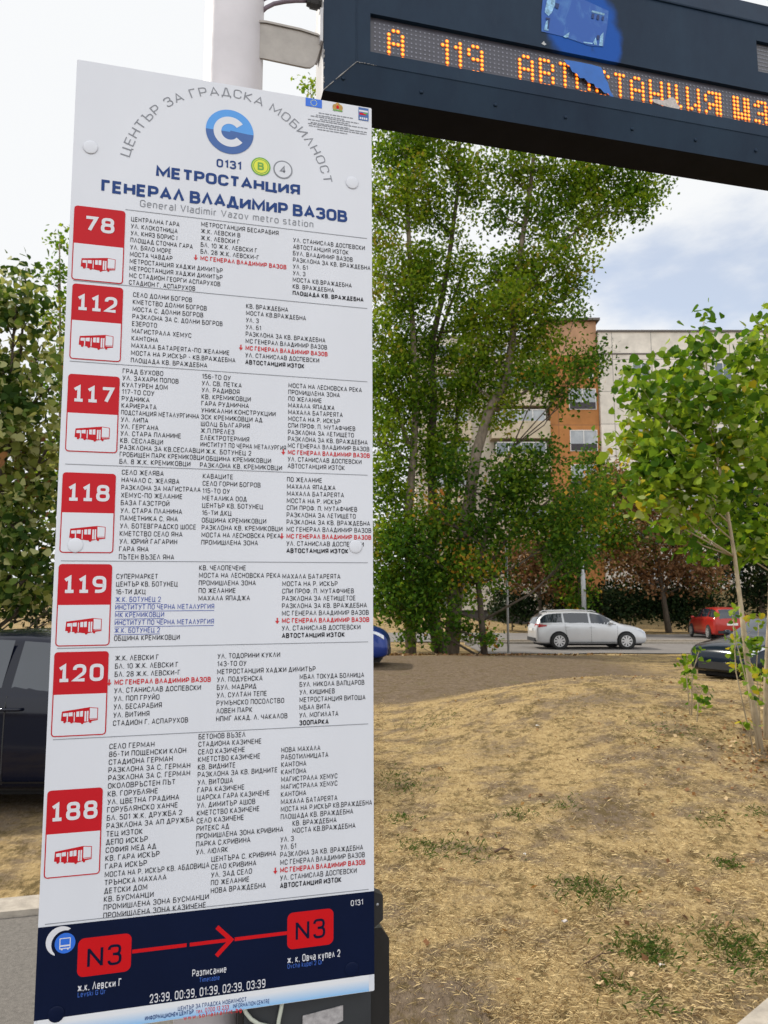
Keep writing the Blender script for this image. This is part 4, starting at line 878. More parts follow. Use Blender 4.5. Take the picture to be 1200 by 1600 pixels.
# light dots
m_ledb = mat('matrix_board', (.060, .058, .075), .35, var=.15, scale=30)
m_off = mat('unlit_dot', (.20, .205, .25), .4, var=.1)
m_on = mat('lit_dot', (.9, .35, .02), .4, emit=(1.0, .30, .025), es=1.75)
m_halo = mat('lit_halo', (.35, .10, .01), .4, emit=(1.0, .17, .003), es=.50)  # halo of light round each lit dot, drawn as a glowing disc
ledy = YF + .011
b = MB(); b.quad(dpt(hole[0], hole[1], ledy + .0015), dpt(hole[2], hole[1], ledy + .0015), dpt(hole[2], hole[3], ledy + .0015), dpt(hole[0], hole[3], ledy + .0015))
mtx = b.build('light_matrix', m_ledb, disp, local=True)
row6 = wv1 - pit * .42
L_A = ['.XX.', 'X..X', 'X..X', 'XXXX', 'X..X', 'X..X', 'X..X']
FONT = {'A': L_A, '1': ['.X', 'XX', '.X', '.X', '.X', '.X', '.X'], '9': ['.XX.', 'X..X', 'X..X', '.XXX', '...X', '...X', '.XX.'],
        'В': ['XXX.', 'X..X', 'X..X', 'XXX.', 'X..X', 'X..X', 'XXX.'], 'Т': ['XXX', '.X.', '.X.', '.X.', '.X.', '.X.', '.X.'],
        'О': ['.XX.', 'X..X', 'X..X', 'X..X', 'X..X', 'X..X', '.XX.'], 'С': ['.XX.', 'X..X', 'X...', 'X...', 'X...', 'X..X', '.XX.'],
        'Н': ['X..X', 'X..X', 'X..X', 'XXXX', 'X..X', 'X..X', 'X..X'], 'Ц': ['X.X.', 'X.X.', 'X.X.', 'X.X.', 'X.X.', 'XXXX', '...X'],
        'И': ['X..X', 'X..X', 'X..X', 'X..X', 'X.XX', 'XX.X', 'X..X'], 'Я': ['.XXXX', 'X..XX', 'X..XX', '.XXXX', '.X.XX', 'X..XX', 'X..XX'],
        'И2': ['XX.XX', 'XX.XX', 'XX.XX', 'XX.XX', 'XXXXX', 'XXXXX', 'XX.XX'], 'З2': ['.XXX.', 'XX.XX', '...XX', '.XXX.', '...XX', 'XX.XX', '.XXX.'],
        'Т2': ['XXXX', '.XX.', '.XX.', '.XX.', '.XX.', '.XX.', '.XX.'], 'О2': ['.XXX.', 'XX.XX', 'XX.XX', 'XX.XX', 'XX.XX', 'XX.XX', '.XXX.'], 'К2': ['XX.XX', 'XX.XX', 'XXXX.', 'XXX..', 'XXXX.', 'XX.XX', 'XX.XX']}
lit = set()
for col, ch_ in ((3, 'A'), (15, '1'), (18, '1'), (21, '9'), (33, 'A'), (38, 'В'), (43, 'Т'), (47, 'О'), (52, 'С'), (57, 'Т'), (61, 'A'), (66, 'Н'), (71, 'Ц'), (76, 'И'), (81, 'Я'), (89, 'И2'), (95, 'З2'), (101, 'Т2'), (106, 'О2'), (112, 'К2')):
    for r, row in enumerate(FONT[ch_]):
        for k, x_ in enumerate(row):
            if x_ == 'X': lit.add((col + k, r))
bo, bl_, bh = MB(), MB(), MB()
for col in range(NC - 1):
    for r in range(-1, 7):
        u = c0_ + pit * col; v = row6 - pit * 1.0 * (6 - r)
        on = (col, r) in lit
        mb_, rad, yy = (bl_, pit * .30, ledy - .0012) if on else (bo, pit * .20, ledy + .0004)
        mb_.poly([dpt(u + rad * math.cos(a), v + rad * math.sin(a), yy) for a in np.linspace(0, 2 * math.pi, 9)[:-1]])
        if on: bh.poly([dpt(u + pit * .495 * math.cos(a), v + pit * .495 * math.sin(a), ledy - .0003) for a in np.linspace(0, 2 * math.pi, 9)[:-1]])
bo.build('unlit_dots', m_off, mtx, local=True); bl_.build('lit_dots', m_on, mtx, local=True); bh.build('lit_halos', m_halo, mtx, local=True)
m_ledb2 = mat('clock_matrix_board', (.10, .10, .11), .4, var=.15, scale=30)
b = MB(); b.quad(dpt(sm[0], sm[1], ledy + .0015), dpt(sm[2], sm[1], ledy + .0015), dpt(sm[2], sm[3], ledy + .0015), dpt(sm[0], sm[3], ledy + .0015))
for col in range(40):
    for r in range(8):
        u = sm[0] + pit * .5 * .9 * (col + .8); v = sm[1] + (sm[3] - sm[1]) * (r + .6) / 8.2
        if u < sm[2] - .003: b.poly([dpt(u + pit * .17 * math.cos(a), v + pit * .17 * math.sin(a), ledy + .0003) for a in np.linspace(0, 2 * math.pi, 7)[:-1]], 1)
b.build('side_matrix', [m_ledb2, m_off], disp, local=True)
# paint that ran over the glass, torn sticker, scratch
m_spray = mat('spray_paint', (.010, .12, .46), .45, var=.12, scale=18)
def dpx(px, py, y): u, v = sg(px, py, y); return dpt(u, v, y)
b = MB()
pts = [(882, 93), (900, 96), (925, 101), (939, 105), (943, 112), (944, 120), (950, 129), (953, 141), (959, 151), (956, 153), (950, 146), (944, 145), (938, 138), (931, 137), (928, 131), (919, 129), (913, 122), (906, 122), (901, 115), (894, 112), (890, 103), (885, 100)]
b.poly([dpx(x, y, YF + .002) for x, y in pts]); b.build('paint_splash', m_spray, disp, local=True)
m_stk, nt, bsd = newmat('smeared_sticker'); N = nt.nodes.new; K = nt.links.new
tcn = N('ShaderNodeTexCoord'); n1 = N('ShaderNodeTexNoise'); n1.inputs['Scale'].default_value = 22; n1.inputs['Detail'].default_value = 8; n1.inputs['Roughness'].default_value = .7; n1.inputs['Distortion'].default_value = 1.0
mpn = N('ShaderNodeMapping'); mpn.inputs['Scale'].default_value = (1, 1, .45); K(tcn.outputs['Object'], mpn.inputs[0]); K(mpn.outputs[0], n1.inputs['Vector'])
rp = N('ShaderNodeValToRGB'); K(n1.outputs[0], rp.inputs[0]); e = rp.color_ramp.elements
e[0].position = .52; e[0].color = (.005, .078, .37, 1); e[1].position = .9; e[1].color = (.09, .27, .55, 1); K(rp.outputs[0], bsd.inputs['Base Color'])
m_stkw = mat('sticker_pale', (.22, .42, .62), .6, var=.6, scale=90)
m_stkd = mat('sticker_dark', (.006, .03, .14), .6, var=.3, scale=60)
b = MB(); b.poly([dpx(x, y, YF - .0012) for x, y in ((849, -14), (857, -12), (900, -6), (951, 17), (949, 40), (943, 73), (920, 71), (880, 57), (846, 49), (846, 20))], 0)
for pts in (((856, -8), (868, -6), (867, 8), (862, 20), (857, 25), (851, 19)), ((853, 34), (856, 31), (857, 48), (850, 47)), ((925, 16), (945, 21), (944, 24), (924, 19)), ((927, 66), (931, 58), (933, 70), (929, 70)), ((938, 56), (943, 50), (942, 72), (936, 71)), ((912, 65), (926, 67), (926, 69), (912, 67)), ((880, 57), (890, 50), (888, 58), (884, 59))):
    b.poly([dpx(x, y, YF - .0020) for x, y in pts], 1)
for pts in (((925, 21), (929, 22), (928, 29), (924, 28)), ((933, 23), (937, 24), (936, 31), (932, 30)), ((941, 25), (944, 26), (943, 32), (940, 31)), ((853, 27), (860, 28), (859, 31), (853, 30)), ((857, 32), (859, 32), (857, 45), (855, 45)), ((868, 4), (874, 6), (872, 14), (867, 11)), ((933, 55), (937, 55), (936, 62), (932, 61))):
    b.poly([dpx(x, y, YF - .0028) for x, y in pts], 2)
b.build('smeared_sticker', [m_stk, m_stkw, m_stkd], disp, local=True)
m_tear = mat('torn_paper', (.50, .46, .44), .8, var=.25, scale=120)
b = MB(); b.poly([dpx(x, y, YF + .004) for x, y in ((1018, 155), (1026, 155), (1036, 157), (1043, 155), (1046, 152), (1052, 152), (1056, 156), (1058, 163), (1063, 167), (1060, 172), (1050, 169), (1040, 166), (1030, 163), (1022, 160))]); b.build('torn_paper', m_tear, disp, local=True)
m_scr = mat('scratch', (.45, .46, .46), .6, var=.3, scale=200)
b = MB(); b.poly([dpx(x, y, YF - .001) for x, y in ((846, 68), (850, 64), (851, 67), (854, 69), (851, 71))]); b.build('scratch', m_scr, disp, local=True)
# bracket, flange and cable between pole and display
m_brk = mat('bracket_paint', (.36, .33, .30), .55, var=.14, scale=25, bump=.1, bscale=60)
b = MB(); y0, y1 = .115, .165
pl_ = [(400, 32), (415, 33), (470, 45), (498, 54), (503, 52), (503, 66), (499, 80), (495, 93), (491, 101), (485, 105), (478, 105), (440, 97), (412, 91), (400, 89)]
b.prism([sg(x, y, y0) for x, y in pl_], y0, y0 + .006, dpt)
rim = [(404, 33), (415, 33.5), (470, 45.5), (498, 54.5)]
for (p, q) in zip(rim[:-1], rim[1:]):
    A, B2 = sg(*p, y0), sg(*q, y0)
    b.quad(dpt(*A, y0 - .004), dpt(*B2, y0 - .004), dpt(*B2, y1), dpt(*A, y1)); b.quad(dpt(A[0], A[1] + .006, y0 - .004), dpt(B2[0], B2[1] + .006, y0 - .004), dpt(*B2, y0 - .004), dpt(*A, y0 - .004))
br_ = b.build('bracket', m_brk, disp, local=True)
b = MB(); A = sg(503, 12, .10); B2 = sg(504, 58, .10)
b.prism([(A[0] - .004, A[1]), (ul - .0015, A[1]), (ul - .0015, B2[1] + .01), (A[0] - .004, B2[1] + .01)], .10, .19, dpt); b.build('flange', m_side, br_, local=True)
m_cable = mat('grey_purple_cable', (.15, .11, .14), .55, var=.15, scale=50)
b = MB(); cp_ = [(405, 22), (416, 12), (428, 6), (445, 2.5), (462, 1), (480, 1)]
b.tube([dpx(x, y, .14) for x, y in cp_], .0052, 10); b.tube([dpx(405, 4, .14), dpx(414, -2, .14), dpx(430, -9, .14)], .0045, 10); b.build('cable', m_cable, disp, smooth=True, local=True)
b = MB(); b.tube([dpx(479, 2, .14), dpx(484, 3, .14), dpx(484.5, 3, .14), dpx(497, 6, .14), dpx(498, 6, .14), dpx(505, 8, .14)], [.011, .013, .016, .016, .012, .012], 8); b.build('cable_gland', m_dark, disp, local=True)

# dark cabinet below / behind the board's foot
m_cab = mat('cabinet_steel', (.014, .013, .013), .38, var=.35, scale=9, stretch=(1, 1, .3))
m_cabf = mat('cabinet_front', (.030, .033, .037), .45, var=.2, scale=6)
m_stick = mat('grey_sticker', (.36, .34, .34), .7, var=.35, scale=70)
m_wire = mat('pale_wire', (.50, .52, .44), .55, var=.1)
CO = .030
ua, va_ = sg(596, 1449, CO); ub = sg(608, 1462, CO)[0]; vb2 = sg(608, 1466, CO)[1]; u_l = sg(372, 1585, CO)[0]
gbase = TL.z / 1.0
cabM = Matrix.Translation(dp3((u_l + ub) / 2, TL.z - .045, .12)) @ BR.to_4x4(); cabI = cabM.inverted()
def cpt(u, v, y): return tuple(cabI @ dp3(u, v, y))
cabt = thing('control_cabinet', 'dark steel cabinet with a grey sticker behind the foot of the board', 'cabinet', M=cabM)
vbot = TL.z - .045
b = MB()
b.prism([(u_l, va_), (ua, va_), (ub, vb2), (ub, vbot), (u_l, vbot)], CO, .23, cpt); b.build('body', m_cab, cabt, local=True)
uf = sg(578.5, 1570, CO)[0]
b = MB(); b.prism([(u_l + .012, va_ + .03), (uf, va_ + .03), (uf, vbot - .1), (u_l + .012, vbot - .1)], CO - .006, CO - .0005, cpt); b.build('door', m_cabf, cabt, local=True)
b = MB(); b.prism([sg(x, y, CO - .008) for x, y in ((473, 1587), (536, 1570.5), (535.8, 1594), (500, 1612), (472, 1612))], CO - .0095, CO - .0075, cpt); b.build('sticker', m_stick, cabt, local=True)
b = MB()
for pts in (((441, 1566), (439, 1578), (436, 1592), (434, 1606), (436, 1625)), ((380, 1570), (384, 1582), (392, 1592), (404, 1600), (420, 1604))):
    P3 = []
    for x, y in pts:
        u, v = sg(x, y, CO - .016); P3.append(cpt(u, v, CO - .016))
    b.tube(P3, .0042, 8)
b.build('wire', m_wire, cabt, smooth=True, local=True)
#__PART2__
# ================================================================ VEGETATION
def fast_mesh(name, Vv, k, mats, mi=None, parent=None, smooth=False):
    """Vv: (n*k,3) world coordinates, faces of k corners"""
    me = bpy.data.meshes.new(name); n = len(Vv) // k
    if parent is not None:
        Mi = np.array(rootof(parent).matrix_basis.inverted()); Vv = Vv @ Mi[:3, :3].T + Mi[:3, 3]
    me.vertices.add(len(Vv)); me.vertices.foreach_set('co', Vv.astype(np.float32).reshape(-1))
    me.loops.add(n * k); me.loops.foreach_set('vertex_index', np.arange(n * k, dtype=np.int32))
    me.polygons.add(n); me.polygons.foreach_set('loop_start', np.arange(0, n * k, k, dtype=np.int32))
    for m in mats: me.materials.append(m)
    if mi is not None: me.polygons.foreach_set('material_index', mi.astype(np.int32))
    me.update(calc_edges=True); me.validate()
    o = bpy.data.objects.new(name, me); COL.objects.link(o)
    if parent is not None: o.parent = parent
    return o
def unit(v): return v / np.maximum(np.linalg.norm(v, axis=1, keepdims=True), 1e-9)
LEAF4 = np.array([(0, -.5), (.36, -.05), (0, .55), (-.36, -.05)])
LEAF6 = np.array([(0, -.42), (.40, -.32), (.42, .08), (0, .62), (-.42, .08), (-.40, -.32)])
def leaf_verts(P, size, shape, up=0.35, droop=0.0):
    n = len(P)
    nrm = unit(rng.normal(size=(n, 3)) + np.array([0, 0, up]))
    t = rng.normal(size=(n, 3)); t[:, 2] -= droop
    t = unit(t - nrm * (t * nrm).sum(1, keepdims=True)); b = np.cross(nrm, t)
    s = size * rng.uniform(.65, 1.25, (n, 1, 1))
    V = P[:, None, :] + s * (shape[None, :, 0:1] * b[:, None, :] + shape[None, :, 1:2] * t[:, None, :])
    V = V + (s * .16) * (np.abs(shape[None, :, 0:1]) * 1.0) * nrm[:, None, :]
    return V.reshape(-1, 3)
def in_blob(n, pw=.42):
    d = unit(rng.normal(size=(n, 3))); return d * (rng.uniform(size=(n, 1)) ** pw)
def make_tree(name, label, cat, base, trunks, blobs, leaf, mats, wts, bark, Y, dens=3.76, shape=LEAF4, spread=.3, per=26, group=None, limb_r=.05, depthk=1.0, up=.35, droop=0.0, twig=True, crown='crown'):
    """trunks: list of (points, radii) in the world; blobs: (px, py, rx, ry[, dY[, k]]) of foliage masses at distance Y"""
    t = thing(name, label, cat, loc=base, group=group)
    b = MB()
    allp = []
    for pts, rad in trunks:
        b.tube(pts, rad, 10); allp += [(Vector(p), r) for p, r in zip(pts, rad)]
        for i in range(len(pts) - 1):
            for q in (.33, .66): allp.append((Vector(pts[i]).lerp(Vector(pts[i + 1]), q), rad[i] * (1 - q) + rad[i + 1] * q))
    P = []; TB = []
    for bl in blobs:
        px, py, rx, ry = bl[:4]; dy = bl[4] if len(bl) > 4 else rng.uniform(-.5, .5); kk = bl[5] if len(bl) > 5 else 1.0
        D = Y + dy; s = D / F
        c = np.array(at(px, py, D)); rad = np.array([rx * s, max(.6, depthk) * (rx + ry) * .5 * s, ry * s])
        nl = max(10, int(dens * kk * math.pi * rx * ry * s * s / (leaf * leaf * .42)))
        nc = max(3, nl // per)
        C = c + in_blob(nc) * rad
        Q = np.repeat(C, per, 0)[:nl] + rng.normal(size=(min(nl, nc * per), 3)) * spread * np.array([1, 1, .8])
        P.append(Q); TB.append(np.full(len(Q), rng.uniform()))
        # limb from the nearest trunk point below the mass
        cv = Vector(c)
        best = min(allp, key=lambda a: (a[0] - cv).length + 2.2 * max(0.0, a[0].z - (cv.z - .55 * math.hypot(a[0].x - cv.x, a[0].y - cv.y))))
        p0, r0 = best; mid = p0.lerp(cv, .55) + Vector((random.uniform(-.05, .05), random.uniform(-.05, .05), -.07)) * (cv - p0).length
        r1 = min(r0 * .55, limb_r)
        b.tube([p0, mid, cv, cv + (cv - mid) * .12], [r1, r1 * .75, r1 * .45, r1 * .15], 6)
        if twig:
            for q in rng.choice(len(C), min(len(C), 7), replace=False):
                tp = Vector(C[q]); st = mid.lerp(cv, random.uniform(.1, .9))
                b.tube([st, st.lerp(tp, .5) + Vector((0, 0, -.03)), tp], [r1 * .35, r1 * .25, r1 * .08], 4, cap=False)
    b.build('trunk', bark, t, smooth=True)
    P = np.concatenate(P)
    # neighbouring leaves of a clump share a tint more often than not
    cl = rng.uniform(size=(len(P) // per + 1)); u = np.repeat(cl, per)[:len(P)] * .45 + rng.uniform(size=len(P)) * .33 + np.concatenate(TB) * .35
    order = np.argsort(np.argsort(u)) / len(u)
    mi = np.searchsorted(np.cumsum(np.array(wts) / sum(wts)), order).clip(0, len(mats) - 1)
    fast_mesh(crown, leaf_verts(P, leaf, shape, up, droop), len(shape), mats, mi, t)
    return t
bark1 = mat('bark_grey', (.17, .135, .10), .95, var=.45, scale=9, bump=.8, bscale=14, stretch=(1, 1, .35))
bark2 = mat('bark_dark', (.075, .058, .042), .95, var=.4, scale=9, bump=.8, bscale=14, stretch=(1, 1, .35))
bark3 = mat('bark_young', (.36, .29, .19), .85, var=.3, scale=14, bump=.3, bscale=30, stretch=(1, 1, .4))
pop = [leafmat('poplar_leaf_deep', (.042, .092, .008), .45), leafmat('poplar_leaf', (.085, .160, .011), .45), leafmat('poplar_leaf_light', (.185, .255, .020), .5), leafmat('poplar_leaf_yellow', (.26, .22, .03))]
mapl = [leafmat('maple_leaf_deep', (.030, .074, .009), .42), leafmat('maple_leaf', (.062, .132, .012), .42), leafmat('maple_leaf_light', (.130, .200, .018), .42), leafmat('maple_leaf_gold', (.40, .23, .03)), leafmat('maple_leaf_orange', (.33, .13, .03))]
brn = [leafmat('withered_leaf_dark', (.110, .058, .028)), leafmat('withered_leaf', (.225, .115, .058)), leafmat('withered_leaf_light', (.34, .205, .105)), leafmat('withered_leaf_green', (.085, .115, .024))]
lin = [leafmat('linden_leaf_deep', (.030, .062, .014)), leafmat('linden_leaf', (.085, .130, .026)), leafmat('linden_leaf_pale', (.36, .37, .17)), leafmat('linden_leaf_olive', (.165, .19, .045)), leafmat('linden_leaf_brown', (.30, .15, .075))]
asp = [leafmat('aspen_leaf_deep', (.050, .115, .012), .45), leafmat('aspen_leaf', (.120, .205, .018), .45), leafmat('aspen_leaf_light', (.215, .300, .028), .45), leafmat('aspen_leaf_pale', (.28, .33, .12), .35), leafmat('aspen_leaf_yellow', (.42, .34, .03), .4)]
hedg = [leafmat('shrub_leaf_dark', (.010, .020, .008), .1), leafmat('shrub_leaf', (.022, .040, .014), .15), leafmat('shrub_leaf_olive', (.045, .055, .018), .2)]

def path(pts, Y, r0, r1, base=True):
    P = []
    for i, (x, y) in enumerate(pts):
        p = at(x, y, Y + .12 * math.sin(i * 2.1))
        P.append(p)
    if base:
        P[0].z = gzf(P[0].x, P[0].y) - .15
    n = len(P); return ([tuple(p) for p in P], [r0 + (r1 - r0) * (i / (n - 1)) ** .8 for i in range(n)])
def gpt(px, Y): p = at(px, 900, Y); return (p.x, p.y, gzf(p.x, p.y))
YT = 27.0
PG = 'tall trees by the street'
make_tree('poplar_tree', 'tall green poplar with thin pale trunk, nearest to the board edge', 'tree', gpt(642, YT),
 [path([(642, 1003), (640, 900), (638, 800), (645, 720), (650, 640), (645, 520), (640, 400), (635, 280), (632, 170)], YT, .21, .06), path([(640, 700), (620, 640), (607, 600), (600, 540)], YT, .09, .03, False)],
 [(625, 235, 62, 60), (590, 330, 60, 60), (645, 300, 50, 55), (600, 430, 52, 70), (640, 470, 45, 60), (598, 540, 45, 65), (640, 610, 42, 60), (600, 690, 45, 60), (605, 770, 48, 60), (640, 835, 45, 45), (595, 860, 40, 50), (620, 905, 45, 40), (615, 130, 60, 70), (650, 200, 50, 50), (625, 560, 40, 50), (660, 420, 36, 50), (615, 640, 30, 40), (585, 600, 36, 50), (610, 840, 40, 40), (600, 930, 44, 40), (640, 950, 34, 34)],
 .150, pop, [.16, .36, .44, .04], bark1, YT, dens=3.7, spread=.27, group=PG)
make_tree('poplar_tree', 'tall green poplar whose dark straight trunk forks low, between two others', 'tree', gpt(685, YT + .8),
 [path([(690, 1003), (670, 940), (664, 900), (677, 830), (674, 700), (678, 620), (672, 545), (690, 470), (702, 400), (715, 300), (720, 180)], YT + .8, .26, .06), path([(680, 830), (692, 800), (700, 770), (712, 690), (716, 600)], YT + .8, .13, .05, False), path([(676, 560), (695, 500), (718, 440), (726, 415)], YT + .8, .09, .03, False)],
 [(690, 245, 62, 48), (735, 270, 42, 50), (672, 330, 45, 40), (700, 360, 30, 35, 0, .7), (664, 430, 40, 50), (655, 545, 40, 50), (720, 510, 38, 45), (700, 640, 45, 60), (665, 700, 38, 50), (700, 740, 42, 50), (660, 900, 40, 40), (705, 900, 48, 45), (725, 590, 35, 40), (690, 150, 70, 60), (700, 560, 30, 34), (655, 630, 26, 36), (700, 700, 34, 36), (700, 820, 40, 36), (720, 300, 30, 30), (680, 935, 40, 36), (728, 408, 30, 36), (715, 450, 26, 30)],
 .150, pop, [.19, .38, .40, .03], bark2, YT + .8, dens=3.0, spread=.27, group=PG)
make_tree('poplar_tree', 'tall green poplar leaning right with its crown spreading under the display', 'tree', gpt(704, YT - .6),
 [path([(704, 1003), (712, 930), (718, 880), (735, 770), (745, 705), (765, 640), (790, 596), (800, 540), (806, 470), (815, 380), (828, 300), (838, 200)], YT - .6, .30, .07), path([(765, 645), (800, 628), (835, 600), (870, 575)], YT - .6, .08, .03, False), path([(806, 470), (850, 420), (890, 370), (940, 330), (1000, 290)], YT - .6, .08, .02, False)],
 [(790, 265, 60, 42), (850, 262, 60, 42), (915, 275, 55, 45), (975, 280, 48, 34), (1020, 288, 30, 26), (990, 325, 42, 32), (935, 340, 52, 42), (880, 345, 45, 45), (830, 340, 45, 42), (775, 330, 35, 40, 0, .8), (845, 410, 48, 48), (890, 415, 40, 38), (800, 440, 48, 50), (760, 500, 52, 48), (830, 485, 42, 40), (780, 560, 58, 42), (735, 590, 45, 42), (850, 545, 42, 30), (770, 640, 42, 40), (900, 450, 26, 22), (850, 180, 80, 60), (935, 220, 60, 40), (745, 540, 40, 36), (800, 470, 50, 44, -1.2, 1.2), (820, 430, 40, 44), (880, 300, 40, 30), (900, 490, 26, 20), (870, 470, 30, 26), (830, 520, 40, 34), (820, 585, 46, 34), (785, 615, 32, 26), (740, 470, 34, 36), (770, 420, 30, 34), (930, 300, 44, 34), (985, 295, 36, 28)],
 .150, pop, [.16, .36, .44, .04], bark1, YT - .6, dens=3.1, spread=.26, group=PG)
make_tree('poplar_tree', 'poplar mostly hidden behind the board, its tip showing above it by the display', 'tree', gpt(505, 31),
 [path([(505, 1000), (500, 700), (495, 400), (486, 150)], 31, .22, .03)],
 [(485, 135, 14, 22), (488, 190, 26, 40), (492, 280, 36, 60), (500, 400, 50, 70), (505, 530, 55, 80), (512, 680, 60, 80), (515, 800, 60, 70)],
 .20, pop, [.2, .4, .36, .04], bark1, 31, dens=2.59, spread=.3, group=PG)
make_tree('maple_tree', 'low spreading maple with yellow and orange patches under the poplars', 'tree', gpt(757, 25.6),
 [path([(757, 990), (750, 940), (746, 900), (760, 830), (780, 760), (800, 700)], 25.6, .13, .05), path([(752, 900), (800, 830), (860, 780)], 25.6, .07, .03, False)],
 [(850, 590, 46, 26), (905, 575, 42, 24), (925, 560, 30, 18), (880, 620, 34, 22), (800, 735, 44, 38), (706, 740, 28, 34), (785, 770, 50, 40), (840, 770, 58, 44), (905, 800, 44, 38), (740, 830, 48, 45), (810, 830, 58, 36), (870, 840, 50, 32), (925, 760, 34, 30), (725, 890, 48, 36), (765, 895, 28, 24), (640, 850, 40, 44), (690, 880, 46, 40), (610, 930, 40, 36), (650, 940, 34, 30), (890, 870, 40, 22), (850, 715, 40, 24), (700, 945, 30, 24), (690, 800, 36, 36)],
 .155, mapl, [.33, .39, .25, .02, .008], bark2, 25.6, dens=3.9, spread=.36, droop=.4)
make_tree('fallen_branch_shrub', 'scrubby green shoots and cut branches lying at the foot of the poplars', 'shrub', gpt(725, 25.5),
 [path([(700, 1000), (690, 975)], 25.5, .02, .01), path([(740, 1003), (775, 985)], 25.5, .02, .01)],
 [(690, 992, 26, 18), (740, 996, 38, 14), (775, 1002, 26, 11), (640, 992, 24, 14), (655, 965, 26, 26), (715, 985, 26, 20)],
 .16, mapl, [.3, .4, .25, .03, .02], bark2, 25.5, dens=2.35, spread=.2)
BG = 'withered street trees before the flats'
make_tree('withered_tree', 'brown leaved tree left of the lamp post, under the maple', 'tree', gpt(845, 45),
 [path([(845, 972), (842, 900), (838, 850)], 45, .13, .08)],
 [(790, 880, 34, 34), (850, 890, 38, 40), (880, 870, 34, 30), (830, 855, 40, 28), (815, 905, 30, 20), (870, 915, 34, 22)], .22, brn, [.24, .38, .20, .18], bark2, 45, dens=4.0, spread=.4, group=BG)
make_tree('withered_tree', 'brown leaved tree with leaning trunk right of the lamp post', 'tree', gpt(1043, 45),
 [path([(1045, 976), (1036, 930), (1028, 880), (1010, 820)], 45, .20, .08), path([(1038, 925), (1055, 880), (1060, 850)], 45, .1, .05, False)],
 [(960, 800, 44, 46), (1000, 850, 50, 44), (960, 870, 40, 36), (1060, 870, 54, 44), (1020, 790, 44, 36), (950, 755, 30, 36), (1090, 900, 44, 30), (1010, 900, 44, 26), (980, 760, 36, 34), (1060, 820, 44, 36)], .22, brn, [.22, .36, .24, .18], bark2, 45, dens=3.8, spread=.4, group=BG)
make_tree('bushy_tree', 'green bushy tree on the street corner behind the lamp post', 'tree', gpt(905, 43),
 [path([(905, 975), (905, 900)], 43, .1, .06)],
 [(905, 790, 40, 32), (930, 830, 44, 36), (890, 880, 36, 36), (935, 760, 34, 26), (905, 930, 30, 24), (960, 830, 34, 30), (925, 720, 26, 22), (880, 820, 36, 34)], .22, mapl, [.36, .4, .2, .03, .01], bark2, 43, dens=3.8, spread=.35)
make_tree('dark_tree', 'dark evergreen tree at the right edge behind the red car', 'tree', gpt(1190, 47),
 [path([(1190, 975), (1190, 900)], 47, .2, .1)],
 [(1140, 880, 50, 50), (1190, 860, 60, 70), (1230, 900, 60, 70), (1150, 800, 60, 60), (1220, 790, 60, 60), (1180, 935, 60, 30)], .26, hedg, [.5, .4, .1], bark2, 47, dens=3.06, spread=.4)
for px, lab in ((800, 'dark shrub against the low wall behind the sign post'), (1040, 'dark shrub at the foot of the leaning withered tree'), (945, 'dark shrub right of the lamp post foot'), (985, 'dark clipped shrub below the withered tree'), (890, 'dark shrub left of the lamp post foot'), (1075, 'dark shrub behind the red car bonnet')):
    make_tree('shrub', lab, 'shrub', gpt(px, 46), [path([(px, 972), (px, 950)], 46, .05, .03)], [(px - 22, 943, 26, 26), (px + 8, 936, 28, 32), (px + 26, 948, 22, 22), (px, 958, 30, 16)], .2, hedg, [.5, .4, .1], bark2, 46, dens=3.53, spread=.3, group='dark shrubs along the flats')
# left: linden in front of a distant poplar
make_tree('linden_tree', 'bushy linden with pale leaf undersides and a few brown sprays behind the dark car', 'tree', (-5.6, 10.4, gzf(-5.6, 10.4)),
 [([(-5.6, 10.4, -.1), (-5.55, 10.4, 1.2), (-5.5, 10.35, 2.6), (-5.4, 10.3, 4.2)], [.16, .13, .10, .05])],
 [(25, 470, 42, 46), (-40, 480, 70, 60), (62, 545, 36, 36), (5, 560, 55, 50), (85, 600, 22, 40), (30, 640, 52, 50), (82, 690, 24, 45), (-30, 650, 70, 70), (20, 735, 60, 50), (75, 770, 30, 40), (-20, 800, 70, 70), (30, 850, 45, 45), (75, 870, 24, 45), (15, 915, 42, 28), (60, 925, 32, 30), (-60, 890, 70, 60), (-100, 600, 80, 100), (-110, 760, 80, 90), (40, 430, 20, 24), (50, 800, 40, 44), (20, 690, 40, 44), (60, 740, 36, 44), (45, 900, 44, 36), (0, 930, 44, 30)],
 .115, lin, [.16, .29, .28, .24, .03], bark2, 10.3, dens=2.70, shape=LEAF6, spread=.17, per=20, limb_r=.035, droop=.7, up=.6)
make_tree('poplar_tree', 'slender distant poplar rising behind the linden, left of the board', 'tree', gpt(92, 34),
 [path([(95, 990), (95, 700), (93, 380)], 34, .2, .03)],
 [(98, 385, 14, 24), (90, 430, 22, 34), (100, 490, 24, 44), (85, 500, 18, 30), (100, 600, 40, 80), (100, 750, 50, 90)], .22, pop, [.2, .4, .36, .04], bark1, 34, dens=2.35, spread=.3, group=PG)
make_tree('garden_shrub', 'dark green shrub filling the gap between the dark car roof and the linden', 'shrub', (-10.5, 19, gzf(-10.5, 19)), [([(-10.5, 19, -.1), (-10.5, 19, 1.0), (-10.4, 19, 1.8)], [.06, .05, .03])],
 [(20, 925, 50, 40), (75, 915, 40, 44), (-40, 920, 60, 44), (110, 920, 40, 40), (40, 955, 60, 26), (90, 960, 40, 22)], .15, hedg, [.35, .4, .25], bark2, 19, dens=2.4, spread=.22)
